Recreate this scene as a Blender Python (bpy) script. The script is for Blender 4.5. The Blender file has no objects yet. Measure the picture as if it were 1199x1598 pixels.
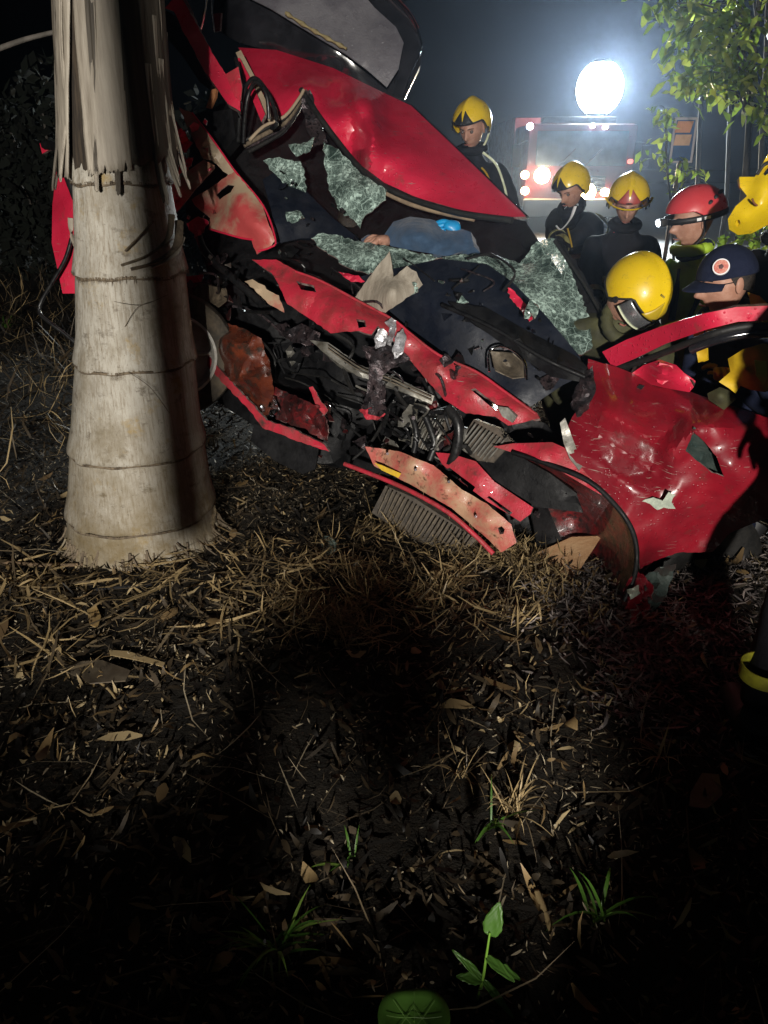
import bpy, bmesh, math, random
import numpy as np
from mathutils import Vector, Matrix, noise, Euler
from mathutils.geometry import delaunay_2d_cdt
R = math.radians
random.seed(7); rng = np.random.default_rng(7)
sc = bpy.context.scene
COL = sc.collection

# ------------------------------------------------------------------ camera
CAM_H, PITCH, F = 1.6, R(25.4), 1154.0
cam_d = bpy.data.cameras.new('camera'); cam = bpy.data.objects.new('camera', cam_d); COL.objects.link(cam)
cam.location = (0, 0, CAM_H); cam.rotation_euler = (math.pi/2 - PITCH, 0, 0)
cam_d.sensor_fit = 'VERTICAL'; cam_d.sensor_height = 36.0; cam_d.lens = 36.0*F/1598.0
cam_d.clip_end = 400; cam_d.clip_start = 0.05
sc.camera = cam
# ------------------------------------------------------------------ world: night sky
w = bpy.data.worlds.new('World'); sc.world = w; w.use_nodes = True
bg = w.node_tree.nodes['Background']
sky = w.node_tree.nodes.new('ShaderNodeTexSky'); sky.sky_type = 'NISHITA'; sky.sun_disc = False
sky.sun_elevation = R(-4.0); sky.sun_rotation = R(200)
w.node_tree.links.new(sky.outputs[0], bg.inputs[0]); bg.inputs[1].default_value = 0.006
# ------------------------------------------------------------------ moonlight
ld = bpy.data.lights.new('moon', 'SUN'); ld.energy = 0.012; ld.angle = R(2); ld.color = (.75, .85, 1)
moon = bpy.data.objects.new('moon', ld); COL.objects.link(moon); moon.rotation_euler = (R(35), R(25), 0)
# ------------------------------------------------------------------ lamps of the place (bodies are built further down)
LAMP_POS = Vector((-0.05, -4.5, 2.05))        # rescue work lamp on a tripod behind the photographer
LAMP_AIM = Vector((-0.12, 3.6, 1.48))
LAMP_W, LAMP_CONE = 3300.0, R(52)
FLOOD_W, HEAD_W = 8500.0, 2200.0
def spot(name, pos, aim, power, cone, blend, radius, color):
    l = bpy.data.lights.new(name, 'SPOT'); l.energy = power; l.spot_size = cone; l.spot_blend = blend
    l.shadow_soft_size = radius; l.color = color
    o = bpy.data.objects.new(name, l); COL.objects.link(o); o.location = pos
    o.rotation_euler = (Vector(aim)-Vector(pos)).to_track_quat('-Z', 'Y').to_euler()
    return o
spot('work_lamp_light', LAMP_POS, LAMP_AIM, LAMP_W, LAMP_CONE, .75, .10, (1, .945, .86))
# ------------------------------------------------------------------ exposure, render
vs = sc.view_settings; vs.view_transform = 'Standard'; vs.look = 'None'; vs.exposure = 0.0; vs.gamma = 1.0; vs.use_curve_mapping = False
sc.render.engine = 'CYCLES'
cy = sc.cycles; cy.use_denoising = True; cy.max_bounces = 6; cy.diffuse_bounces = 2; cy.glossy_bounces = 3
cy.transmission_bounces = 4; cy.transparent_max_bounces = 8; cy.volume_bounces = 0; cy.sample_clamp_indirect = 4.0
cy.caustics_reflective = False; cy.caustics_refractive = False

# ================================================================== helpers
SP, CP = math.sin(PITCH), math.cos(PITCH)
def at(px, py, Y):
    x = (px-599.5)/F; u = (799-py)/F
    d = Vector((x, CP+u*SP, -SP+u*CP))
    return Vector((0, 0, CAM_H)) + d*(Y/d.y)
def yf(px): return 3.6-(px-300)*0.0015      # the plane of the car's smashed front

def fbm(v, s, o=3):
    return noise.fractal(Vector(v)*s, 1.0, 2.0, o)
def ground_z(x, y):
    z = .045*noise.noise(Vector((x*.9, y*.9, 3.1))) + .018*noise.noise(Vector((x*3.1, y*3.1, 8.2)))
    if x < -1.6: z += .16*min(3.0, (-1.6-x))*max(0, min(1, (y-2.5)/2.5))
    return z

# ---------------------------------------------------------------- materials
MATS = {}
def mat(name, c1, c2=None, rough=.6, metal=0., coat=0., scale=8., lo=.4, hi=.6, bump=0., bscale=60., c3=None, s3=25., lo3=.6, hi3=.7,
        emit=None, estr=0., trans=0., alpha=1., stretch=None, spec=.5, island=False, drops=0., scratch=None, sheen=0., bump2=0., bscale2=400., crough=.05):
    if name in MATS: return MATS[name]
    m = bpy.data.materials.new(name); m.use_nodes = True; nt = m.node_tree; N = nt.nodes; L = nt.links
    b = N['Principled BSDF']
    tc = N.new('ShaderNodeTexCoord'); src = tc.outputs['Object']
    if stretch:
        mp = N.new('ShaderNodeMapping'); mp.inputs['Scale'].default_value = stretch; L.new(src, mp.inputs[0]); src = mp.outputs[0]
    def nz(s, det=5):
        n = N.new('ShaderNodeTexNoise'); n.inputs['Scale'].default_value = s; n.inputs['Detail'].default_value = det
        n.inputs['Roughness'].default_value = .65; L.new(src, n.inputs['Vector']); return n
    def ramp(o, a, c):
        r = N.new('ShaderNodeMapRange'); r.inputs[1].default_value = a; r.inputs[2].default_value = c; L.new(o, r.inputs[0]); return r.outputs[0]
    def mix(f, a, c):
        x = N.new('ShaderNodeMix'); x.data_type = 'RGBA'; L.new(f, x.inputs[0])
        for i, v in ((6, a), (7, c)):
            if isinstance(v, tuple): x.inputs[i].default_value = (*v, 1)
            else: L.new(v, x.inputs[i])
        return x.outputs[2]
    colr = None
    if island:
        g = N.new('ShaderNodeNewGeometry'); fac = g.outputs['Random Per Island']; colr = mix(fac, c1, c2 or c1)
        if c3:
            mth = N.new('ShaderNodeMath'); mth.operation = 'FRACT'; m2 = N.new('ShaderNodeMath'); m2.operation = 'MULTIPLY'; m2.inputs[1].default_value = 7.31
            L.new(fac, m2.inputs[0]); L.new(m2.outputs[0], mth.inputs[0]); colr = mix(ramp(mth.outputs[0], lo3, hi3), colr, c3)
    elif c2:
        colr = mix(ramp(nz(scale).outputs[0], lo, hi), c1, c2)
        if c3: colr = mix(ramp(nz(s3).outputs[0], lo3, hi3), colr, c3)
    if scratch and colr is not None:
        mp2 = N.new('ShaderNodeMapping'); mp2.inputs['Scale'].default_value = (9, 9, 160); mp2.inputs['Rotation'].default_value = (.4, .7, .3); L.new(tc.outputs['Object'], mp2.inputs[0])
        sn = N.new('ShaderNodeTexNoise'); sn.inputs['Scale'].default_value = 1.6; sn.inputs['Detail'].default_value = 3; L.new(mp2.outputs[0], sn.inputs[0])
        g1 = ramp(sn.outputs[0], .66, .70); g2 = ramp(nz(4).outputs[0], .5, .6); mu = N.new('ShaderNodeMath'); mu.operation = 'MULTIPLY'; L.new(g1, mu.inputs[0]); L.new(g2, mu.inputs[1])
        colr = mix(mu.outputs[0], colr, scratch)
        fine = ramp(nz(150, 2).outputs[0], .70, .74); colr = mix(fine, colr, (.05, .03, .025))
    if colr is None: b.inputs['Base Color'].default_value = (*c1, 1)
    else: L.new(colr, b.inputs['Base Color'])
    b.inputs['Roughness'].default_value = rough; b.inputs['Metallic'].default_value = metal
    b.inputs['Coat Weight'].default_value = coat; b.inputs['Coat Roughness'].default_value = crough
    b.inputs['Specular IOR Level'].default_value = spec
    b.inputs['Sheen Weight'].default_value = sheen
    b.inputs['Alpha'].default_value = alpha
    b.inputs['Transmission Weight'].default_value = trans
    if c2 and rough < .6 and not island:
        rr = N.new('ShaderNodeMapRange'); rr.inputs[1].default_value = .3; rr.inputs[2].default_value = .7
        rr.inputs[3].default_value = max(.02, rough*.7); rr.inputs[4].default_value = min(1, rough*1.6+.05)
        L.new(nz(scale*2.3).outputs[0], rr.inputs[0]); L.new(rr.outputs[0], b.inputs['Roughness'])
    if bump:
        bp = N.new('ShaderNodeBump'); bp.inputs['Strength'].default_value = bump; bp.inputs['Distance'].default_value = .01
        L.new(nz(bscale).outputs[0], bp.inputs['Height'])
        if bump2:
            b2 = N.new('ShaderNodeBump'); b2.inputs['Strength'].default_value = bump2; b2.inputs['Distance'].default_value = .003
            L.new(nz(bscale2, 2).outputs[0], b2.inputs['Height']); L.new(bp.outputs[0], b2.inputs['Normal']); bp = b2
        if drops:
            vo_ = N.new('ShaderNodeTexVoronoi'); vo_.inputs['Scale'].default_value = 75; L.new(tc.outputs['Object'], vo_.inputs['Vector'])
            dm = N.new('ShaderNodeMapRange'); dm.inputs[1].default_value = .12; dm.inputs[2].default_value = .34; dm.inputs[3].default_value = 1; dm.inputs[4].default_value = 0; L.new(vo_.outputs['Distance'], dm.inputs[0])
            sp_ = N.new('ShaderNodeSeparateColor'); L.new(vo_.outputs['Color'], sp_.inputs[0]); gt = ramp(sp_.outputs[0], .62, .70); mq = N.new('ShaderNodeMath'); mq.operation = 'MULTIPLY'; L.new(dm.outputs[0], mq.inputs[0]); L.new(gt, mq.inputs[1])
            b3 = N.new('ShaderNodeBump'); b3.inputs['Strength'].default_value = drops; b3.inputs['Distance'].default_value = .004; L.new(mq.outputs[0], b3.inputs['Height']); L.new(bp.outputs[0], b3.inputs['Normal']); bp = b3
        L.new(bp.outputs[0], b.inputs['Normal'])
    if emit: b.inputs['Emission Color'].default_value = (*emit, 1); b.inputs['Emission Strength'].default_value = estr
    MATS[name] = m; return m

def leaf_mat(name, c1, c2, c3=None, tl=.4, rough=.45):
    m = mat(name, c1, c2, c3=c3, rough=rough, island=True, spec=.4)
    nt = m.node_tree; b = nt.nodes['Principled BSDF']; out = nt.nodes['Material Output']
    t = nt.nodes.new('ShaderNodeBsdfTranslucent'); mx = nt.nodes.new('ShaderNodeMixShader'); mx.inputs[0].default_value = tl
    if b.inputs['Base Color'].links: nt.links.new(b.inputs['Base Color'].links[0].from_socket, t.inputs[0])
    nt.links.new(b.outputs[0], mx.inputs[1]); nt.links.new(t.outputs[0], mx.inputs[2]); nt.links.new(mx.outputs[0], out.inputs[0])
    return m

RED = mat('car_paint_red', (.58, .020, .058), (.50, .016, .046), rough=.30, coat=.6, scale=5, c3=(.22, .05, .045), s3=11, lo3=.62, hi3=.80, bump=.14, bscale=9, crough=.08, drops=.6, scratch=(.30, .20, .18))
REDWETSHADE = mat('car_paint_red_wet_shaded', (.25, .008, .018), (.17, .007, .015), rough=.32, coat=.7, scale=4, c3=(.10, .03, .025), s3=7, lo3=.58, hi3=.74, bump=.10, bscale=5, bump2=.10, bscale2=180, crough=.09, drops=.5, scratch=(.30, .22, .19))  # wet paint darkened to carry the weaker light on the front wing
REDDIRT = mat('car_paint_red_dirty', (.46, .022, .045), (.30, .035, .04), rough=.42, coat=.35, scale=9, c3=(.07, .035, .03), s3=12, lo3=.56, hi3=.74, bump=.45, bscale=18, bump2=.4, bscale2=160, drops=.4, scratch=(.36, .26, .22))
REDDARK = mat('scorched_red_metal', (.14, .010, .012), (.05, .014, .014), rough=.32, coat=.6, scale=12, c3=(.012, .010, .010), s3=25, lo3=.48, hi3=.62, bump=.7, bscale=30)
BEIGE = mat('primer_beige', (.40, .32, .22), (.34, .26, .18), rough=.5, coat=.15, scale=6, c3=(.16, .10, .06), s3=18, lo3=.62, hi3=.75, bump=.3, bscale=14)
PINK = mat('primer_red_overspray', (.40, .30, .20), (.42, .06, .06), rough=.42, coat=.2, scale=3.4, lo=.42, hi=.58, c3=(.14, .08, .06), s3=30, lo3=.66, hi3=.75, bump=.25, bscale=14)
BUMP_M = mat('bumper_beam_paint', (.40, .24, .15), (.42, .10, .08), rough=.4, coat=.2, scale=10, c3=(.10, .05, .03), s3=30, lo3=.58, hi3=.68, bump=.45, bscale=28)
BROWNRED = mat('brown_lamp_housing', (.13, .03, .014), (.06, .014, .009), rough=.25, coat=.7, scale=9, c3=(.03, .02, .015), s3=16, lo3=.5, hi3=.62, bump=.6, bscale=22)
BLACK = mat('black_plastic', (.0035, .0035, .004), (.008, .008, .009), spec=.25, rough=.5, scale=9, bump=.25, bscale=40)
BLACKGLOSS = mat('black_gloss_paint', (.010, .010, .012), (.02, .02, .024), rough=.12, coat=.7, scale=5, bump=.05, bscale=20)
NAVYDASH = mat('dark_dashboard', (.004, .006, .012), (.009, .012, .021), spec=.35, rough=.45, scale=5, bump=.35, bscale=12, bump2=.2)
RUBBER = mat('rubber', (.006, .006, .006), (.014, .013, .012), rough=.6, scale=20, bump=.3, bscale=60)
MUDRUB = mat('muddy_tyre', (.03, .026, .02), (.11, .085, .055), rough=.75, scale=7, bump=.5, bscale=40)
ALU = mat('bare_aluminium', (.34, .33, .30), (.20, .19, .16), rough=.42, metal=.55, scale=12, c3=(.09, .08, .06), s3=9, lo3=.58, hi3=.72, bump=.3, bscale=30)
TORN = mat('torn_bright_metal', (.68, .68, .70), (.38, .38, .40), rough=.30, metal=.7, scale=30, bump=.5, bscale=45)
DARKMET = mat('dark_oily_metal', (.05, .045, .05), (.12, .085, .09), rough=.28, metal=.6, scale=20, c3=(.015, .013, .015), s3=40, lo3=.5, hi3=.6, bump=.7, bscale=40)
CHROME = mat('wet_chrome', (.75, .76, .8), rough=.12, metal=1.)
RIM = mat('wheel_rim_silver', (.62, .60, .55), (.45, .42, .36), rough=.35, metal=.3, scale=14)
FIN = mat('radiator_fin', (.24, .20, .15), (.13, .11, .085), rough=.5, metal=.5, scale=22)
RADI = mat('radiator_core', (.05, .042, .034), (.10, .08, .06), rough=.7, scale=18, bump=.5, bscale=90)
STICK = mat('yellow_sticker', (.66, .42, .03), (.50, .32, .04), rough=.45, scale=40)
HOSE = mat('black_hose', (.006, .006, .007), (.014, .014, .014), rough=.32, scale=25)
GREYGL = mat('wet_rear_glass', (.17, .165, .18), (.11, .105, .12), rough=.30, coat=.5, scale=4, c3=(.46, .46, .48), s3=60, lo3=.66, hi3=.72, bump=.5, bscale=70)
SEAL = mat('yellowed_sealant', (.30, .25, .12), (.20, .16, .08), rough=.7, scale=40, bump=.6, bscale=70)
HEADL = mat('headliner', (.30, .22, .14), (.18, .13, .09), rough=.85, scale=14)
UNDER = mat('torn_dark_green_liner', (.035, .055, .05), (.06, .08, .07), rough=.5, scale=12, bump=.4)
PALEP = mat('scraped_filler', (.42, .47, .38), (.28, .32, .26), rough=.6, scale=40, bump=.3)
ORANGE = mat('orange_foam', (.55, .24, .10), (.40, .16, .06), rough=.8, scale=30)

EDGE = mat('bare_torn_edge', (.30, .24, .22), (.12, .05, .05), rough=.45, metal=.4, scale=50)

def glass_shatter():
    m = bpy.data.materials.new('shattered_laminated_glass'); m.use_nodes = True; nt = m.node_tree; N = nt.nodes; L = nt.links
    b = N['Principled BSDF']; tc = N.new('ShaderNodeTexCoord')
    def vor(scale, feat):
        v = N.new('ShaderNodeTexVoronoi'); v.feature = feat; v.inputs['Scale'].default_value = scale; L.new(tc.outputs['Object'], v.inputs['Vector']); return v
    def rg(o, a, c, d=0., e=1.):
        r = N.new('ShaderNodeMapRange'); r.inputs[1].default_value = a; r.inputs[2].default_value = c; r.inputs[3].default_value = d; r.inputs[4].default_value = e; L.new(o, r.inputs[0]); return r.outputs[0]
    def mth(op, a, c):
        x = N.new('ShaderNodeMath'); x.operation = op; x.use_clamp = True
        for i, v in ((0, a), (1, c)):
            if isinstance(v, float): x.inputs[i].default_value = v
            else: L.new(v, x.inputs[i])
        return x.outputs[0]
    n = N.new('ShaderNodeTexNoise'); n.inputs['Scale'].default_value = 7; n.inputs['Detail'].default_value = 7; n.inputs['Roughness'].default_value = .7; L.new(tc.outputs['Object'], n.inputs['Vector'])
    e1 = rg(vor(75, 'DISTANCE_TO_EDGE').outputs['Distance'], .0, .10, 1, 0); e2 = rg(vor(17, 'DISTANCE_TO_EDGE').outputs['Distance'], .0, .025, 1, 0)
    cell = vor(75, 'F1'); sc_ = N.new('ShaderNodeSeparateColor'); L.new(cell.outputs['Color'], sc_.inputs[0]); spark = rg(sc_.outputs[1], .72, .92)
    big = rg(n.outputs[0], .36, .66)
    f = mth('ADD', mth('MULTIPLY', e1, mth('ADD', mth('MULTIPLY', big, .45), .06)), mth('MULTIPLY', e2, .5)); f = mth('ADD', f, mth('MULTIPLY', spark, mth('MULTIPLY', big, .8))); f = mth('ADD', f, mth('MULTIPLY', big, .34))
    mx = N.new('ShaderNodeMix'); mx.data_type = 'RGBA'; mx.inputs[6].default_value = (.025, .05, .043, 1); mx.inputs[7].default_value = (.58, .76, .68, 1)
    L.new(f, mx.inputs[0]); L.new(mx.outputs[2], b.inputs['Base Color']); b.inputs['Roughness'].default_value = .14
    bp = N.new('ShaderNodeBump'); bp.inputs['Strength'].default_value = 1.; bp.inputs['Distance'].default_value = .010; L.new(sc_.outputs[0], bp.inputs['Height']); L.new(bp.outputs[0], b.inputs['Normal'])
    L.new(rg(f, 0, .4, .50, 1.), b.inputs['Alpha'])
    return m
GLASS = glass_shatter()
def clear_mat(name, col, rough=.05, a=.25):
    return mat(name, col, rough=rough, alpha=a, coat=.5)
VISOR = clear_mat('visor_plastic', (.55, .6, .6), .06, .45)

def bark_mat():
    m = bpy.data.materials.new('palm_bark'); m.use_nodes = True; nt = m.node_tree; N = nt.nodes; L = nt.links
    b = N['Principled BSDF']; tc = N.new('ShaderNodeTexCoord')
    def nz(scale, st, det=6):
        mp = N.new('ShaderNodeMapping'); mp.inputs['Scale'].default_value = st; L.new(tc.outputs['Object'], mp.inputs[0])
        n = N.new('ShaderNodeTexNoise'); n.inputs['Scale'].default_value = scale; n.inputs['Detail'].default_value = det; n.inputs['Roughness'].default_value = .7
        L.new(mp.outputs[0], n.inputs[0]); return n.outputs[0]
    def rg(o, a, c, d=0., e=1.):
        r = N.new('ShaderNodeMapRange'); r.inputs[1].default_value = a; r.inputs[2].default_value = c; r.inputs[3].default_value = d; r.inputs[4].default_value = e; L.new(o, r.inputs[0]); return r.outputs[0]
    def mix(f, a, c, mode='MIX'):
        x = N.new('ShaderNodeMix'); x.data_type = 'RGBA'; x.blend_type = mode
        if isinstance(f, float): x.inputs[0].default_value = f
        else: L.new(f, x.inputs[0])
        for i, v in ((6, a), (7, c)):
            if isinstance(v, tuple): x.inputs[i].default_value = (*v, 1)
            else: L.new(v, x.inputs[i])
        return x.outputs[2]
    fine = nz(95, (1, 1, .03), 3); big = nz(5, (1, 1, .6)); blot = nz(13, (1, 1, 1.6))
    c = mix(rg(big, .35, .65), (.44, .415, .36), (.32, .295, .25))
    c = mix(rg(fine, .46, .74), c, (.20, .165, .115))
    c = mix(rg(blot, .56, .72), c, (.10, .08, .055))
    c = mix(rg(nz(2.6, (1, 1, .7)), .50, .66), c, (.20, .17, .12))
    c = mix(rg(nz(7, (1, 1, 1)), .58, .7), c, (.30, .22, .10))
    sx = N.new('ShaderNodeSeparateXYZ'); L.new(tc.outputs['Object'], sx.inputs[0]); dirt = rg(sx.outputs['Z'], .75, .0)
    dn = rg(nz(6, (1, 1, 1)), .3, .62); dm = N.new('ShaderNodeMath'); dm.operation = 'MULTIPLY'; L.new(dirt, dm.inputs[0]); L.new(dn, dm.inputs[1])
    c = mix(dm.outputs[0], c, (.155, .115, .055))
    c = mix(rg(nz(240, (1, 1, .5), 2), .66, .74), c, (.05, .04, .03))
    L.new(c, b.inputs['Base Color']); b.inputs['Roughness'].default_value = .75; b.inputs['Specular IOR Level'].default_value = .25
    bp = N.new('ShaderNodeBump'); bp.inputs['Strength'].default_value = .45; bp.inputs['Distance'].default_value = .004; L.new(fine, bp.inputs['Height'])
    b2 = N.new('ShaderNodeBump'); b2.inputs['Strength'].default_value = .5; b2.inputs['Distance'].default_value = .02; L.new(blot, b2.inputs['Height']); L.new(bp.outputs[0], b2.inputs['Normal'])
    L.new(b2.outputs[0], b.inputs['Normal']); return m
BARK = bark_mat()
SHEATH = mat('dry_leaf_sheath', (.36, .32, .26), (.22, .19, .15), rough=.6, scale=30, stretch=(1, 1, .06), lo=.35, hi=.65, c3=(.10, .08, .06), s3=10, lo3=.62, hi3=.75, bump=.5, bscale=70)
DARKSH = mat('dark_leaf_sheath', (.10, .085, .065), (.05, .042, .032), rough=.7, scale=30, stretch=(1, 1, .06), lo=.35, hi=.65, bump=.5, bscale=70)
SLITSHADE = mat('slit_shade_dark', (.018, .013, .009), (.045, .032, .02), rough=.9, scale=60, stretch=(1, 1, .1), bump=.6, bscale=90)
FIBRE = mat('dark_fibre', (.08, .06, .04), (.17, .13, .085), rough=.85, scale=40, stretch=(1, 1, .1), bump=.5, bscale=80)
SOIL = mat('wet_dark_soil', (.006, .005, .0035), (.013, .010, .0065), rough=.9, scale=9, c3=(.024, .018, .011), s3=40, lo3=.56, hi3=.7, bump=1., bscale=25, bump2=.8, bscale2=140, spec=.25)
ASPH = mat('asphalt', (.04, .04, .042), (.055, .055, .055), rough=.6, scale=30, bump=.4, bscale=120)
WOOD = mat('pale_wood', (.62, .40, .22), (.50, .28, .14), rough=.65, scale=10, stretch=(.35, 3.2, 3.2), lo=.35, hi=.65, bump=.2, bscale=40)

# ---------------------------------------------------------------- object plumbing
def link(o, parent=None):
    COL.objects.link(o)
    if parent is not None:
        o.parent = parent; o.matrix_parent_inverse = PINV[parent.name]
    return o
PINV = {}
def thing(name, loc, label, cat, group=None):
    o = bpy.data.objects.new(name, None); o.empty_display_size = .1; COL.objects.link(o); o.location = loc
    o['label'] = label; o['category'] = cat
    if group: o['group'] = group
    PINV[o.name] = Matrix.Translation(-Vector(loc)); return o
def tag(o, label, cat, group=None, kind=None):
    if label: o['label'] = label
    if cat: o['category'] = cat
    if group: o['group'] = group
    if kind: o['kind'] = kind
    return o
def mesh_obj(name, V, Fc, m, parent=None, smooth=True, mats=None, mi=None, sharp=None):
    me = bpy.data.meshes.new(name); me.from_pydata([tuple(v) for v in V], [], [tuple(f) for f in Fc]); me.update()
    for x in (mats or [m]): me.materials.append(x)
    if mi is not None: me.polygons.foreach_set('material_index', mi)
    if smooth: me.polygons.foreach_set('use_smooth', [True]*len(me.polygons))
    if sharp: me.set_sharp_from_angle(angle=R(sharp))
    o = bpy.data.objects.new(name, me); link(o, parent)
    if parent is not None or True: PINV[o.name] = Matrix.Identity(4)
    return o
def bm_obj(name, bm, m, parent=None, smooth=True, sharp=35):
    me = bpy.data.meshes.new(name); bm.normal_update(); bm.to_mesh(me); bm.free(); me.materials.append(m)
    if smooth: me.polygons.foreach_set('use_smooth', [True]*len(me.polygons)); me.set_sharp_from_angle(angle=R(sharp))
    o = bpy.data.objects.new(name, me); link(o, parent); PINV[o.name] = Matrix.Identity(4); return o

def tps(ctrl):
    P = np.array([c[:2] for c in ctrl], float)/100.; z = np.array([c[2] for c in ctrl], float)
    n = len(P); d = np.linalg.norm(P[:, None]-P[None], axis=2)
    K = np.where(d > 0, d*d*np.log(np.maximum(d, 1e-9)), 0)+np.eye(n)*1e-3
    A = np.zeros((n+3, n+3)); A[:n, :n] = K; A[:n, n] = 1; A[:n, n+1:] = P; A[n, :n] = 1; A[n+1:, :n] = P.T
    s = np.linalg.solve(A+np.eye(n+3)*1e-9, np.concatenate([z, [0, 0, 0]]))
    lo, hi = z.min()-.12, z.max()+.12
    def f(Q):
        Q = np.array(Q, float)/100.; d = np.linalg.norm(Q[:, None]-P[None], axis=2)
        U = np.where(d > 0, d*d*np.log(np.maximum(d, 1e-9)), 0)
        return np.clip(U@s[:n]+s[n]+Q@s[n+1:], lo, hi)
    return f
def inside(p, poly):
    x, y = p; c = False; j = len(poly)-1
    for i in range(len(poly)):
        xi, yi = poly[i]; xj, yj = poly[j]
        if (yi > y) != (yj > y) and x < (xj-xi)*(y-yi)/(yj-yi)+xi: c = not c
        j = i
    return c
def sheet(name, outline, m, parent=None, extra=(), crumple=.0, cs=9., step=11, jag=0., thick=.004, rel=True, seed=0, fold=0., holes=(), creases=()):
    """a bent metal (or glass, cloth) panel: outline and extra points are (photo x, photo y, distance); gets real thickness"""
    rnd = random.Random(seed+len(outline)*13+int(outline[0][0]))
    ctrl = list(outline)+list(extra)
    f = tps(ctrl)
    def dens(pl):
        out = []
        for i in range(len(pl)):
            a, c = pl[i], pl[(i+1) % len(pl)]; n = max(1, int(math.hypot(a[0]-c[0], a[1]-c[1])/step))
            for k in range(n):
                t = k/n; j = jag if k else jag*.3
                out.append((a[0]+(c[0]-a[0])*t+rnd.uniform(-j, j), a[1]+(c[1]-a[1])*t+rnd.uniform(-j, j)))
        return out
    loop = dens(outline); hl = [dens([(h[0], h[1], 0) for h in H]) for H in holes]
    x0, x1 = min(p[0] for p in loop), max(p[0] for p in loop); y0, y1 = min(p[1] for p in loop), max(p[1] for p in loop)
    pts = list(loop); edges = [(i, (i+1) % len(loop)) for i in range(len(loop))]
    for h in hl:
        b = len(pts); pts += h; edges += [(b+i, b+(i+1) % len(h)) for i in range(len(h))]
    y = y0+step*.5; r = 0
    while y < y1:
        x = x0+(step*.5 if r % 2 else 0)
        while x < x1:
            p = (x+rnd.uniform(-.25, .25)*step, y+rnd.uniform(-.25, .25)*step)
            if inside(p, loop) and min((p[0]-q[0])**2+(p[1]-q[1])**2 for q in loop) > (step*.4)**2 and not any(inside(p, h) for h in hl): pts.append(p)
            x += step
        y += step*.87; r += 1
    vo, eo, fo, *_ = delaunay_2d_cdt([Vector(p) for p in pts], edges, [], 1 if not hl else 1, 1e-4)
    fo = [fc for fc in fo if not any(inside(tuple(sum((vo[i] for i in fc), Vector((0, 0)))/len(fc)), h) for h in hl)]
    Q = [tuple(v) for v in vo]; offs = f(Q)
    fac = np.zeros(len(Q))
    if crumple:
        sp = max(13, min(46, math.sqrt((x1-x0)*(y1-y0))/4.2)); cp = []
        yy = y0-sp
        while yy < y1+sp:
            xx = x0-sp
            while xx < x1+sp: cp.append(Vector((xx+rnd.uniform(-.42, .42)*sp, yy+rnd.uniform(-.42, .42)*sp))); xx += sp
            yy += sp
        cp += [Vector((x0-200, y0-200)), Vector((x1+200, y0-200)), Vector((x1+200, y1+200)), Vector((x0-200, y1+200))]
        cv, _, cf, *_ = delaunay_2d_cdt(cp, [], [], 0, 1e-4); ch = [rnd.gauss(0, 1) for _ in cv]; QA = np.array(Q)
        for t3 in cf:
            a3, b3, c3 = (np.array(cv[i]) for i in t3[:3]); den = (b3[1]-c3[1])*(a3[0]-c3[0])+(c3[0]-b3[0])*(a3[1]-c3[1])
            if abs(den) < 1e-9: continue
            u3 = ((b3[1]-c3[1])*(QA[:, 0]-c3[0])+(c3[0]-b3[0])*(QA[:, 1]-c3[1]))/den; v3 = ((c3[1]-a3[1])*(QA[:, 0]-c3[0])+(a3[0]-c3[0])*(QA[:, 1]-c3[1]))/den
            ok = (u3 >= -1e-6) & (v3 >= -1e-6) & (u3+v3 <= 1+1e-6)
            fac[ok] = u3[ok]*ch[t3[0]]+v3[ok]*ch[t3[1]]+(1-u3[ok]-v3[ok])*ch[t3[2]]
    V = []
    for iq, ((px, py), o) in enumerate(zip(Q, offs)):
        Y = (yf(px) if rel else 0)+float(o)
        if crumple or fold:
            p3 = at(px, py, Y)
            if crumple: Y += crumple*(.55*float(fac[iq])+.45*abs(noise.noise(p3*cs+Vector((seed, 0, 0)))))
            if fold: Y += fold*abs(noise.noise(p3*3.3+Vector((seed, 5, 0))))
        for (ax, ay), (bx_, by_), hh, ww in creases:
            ex, ey = bx_-ax, by_-ay; tt = max(0, min(1, ((px-ax)*ex+(py-ay)*ey)/(ex*ex+ey*ey))); dd = math.hypot(px-ax-ex*tt, py-ay-ey*tt)
            if dd < ww: Y -= hh*(1-dd/ww)*(1 if 0 < tt < 1 else .8)
        V.append(at(px, py, Y))
    # orientation towards the viewer
    tri = []
    C0 = Vector((0, 0, CAM_H))
    for fc in fo:
        a, b_, c = (V[i] for i in fc[:3]); nrm = (b_-a).cross(c-a)
        tri.append(tuple(fc) if nrm.dot(C0-a) > 0 else tuple(reversed(fc)))
    nv = [Vector() for _ in V]
    for fc in tri:
        a, b_, c = (V[i] for i in fc[:3]); nn = (b_-a).cross(c-a)
        for i in fc: nv[i] += nn
    n0 = len(V)
    back = [v-(n.normalized() if n.length > 0 else Vector((0, -1, 0)))*thick for v, n in zip(V, nv)]
    faces = list(tri)+[tuple(n0+i for i in reversed(fc)) for fc in tri]
    ec = {}
    for fc in tri:
        for i in range(len(fc)):
            a, b_ = fc[i], fc[(i+1) % len(fc)]; ec[(a, b_)] = 1
    VV = V+back
    for (a, b_) in list(ec):
        if (b_, a) not in ec:
            k = len(VV); VV += [V[a], V[b_], back[b_], back[a]]; faces.append((k+1, k, k+3, k+2))
    nr = len(faces)-2*len(tri); red = 'red' in m.name or 'primer' in m.name or 'bumper' in m.name
    return mesh_obj(name, VV, faces, m, parent, mats=[m, EDGE] if red else None, mi=[0]*(2*len(tri))+[1]*nr if red else None, sharp=24 if not any(k in m.name for k in ('glass', 'cloth', 'sheath', 'leaf')) else None)

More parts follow.
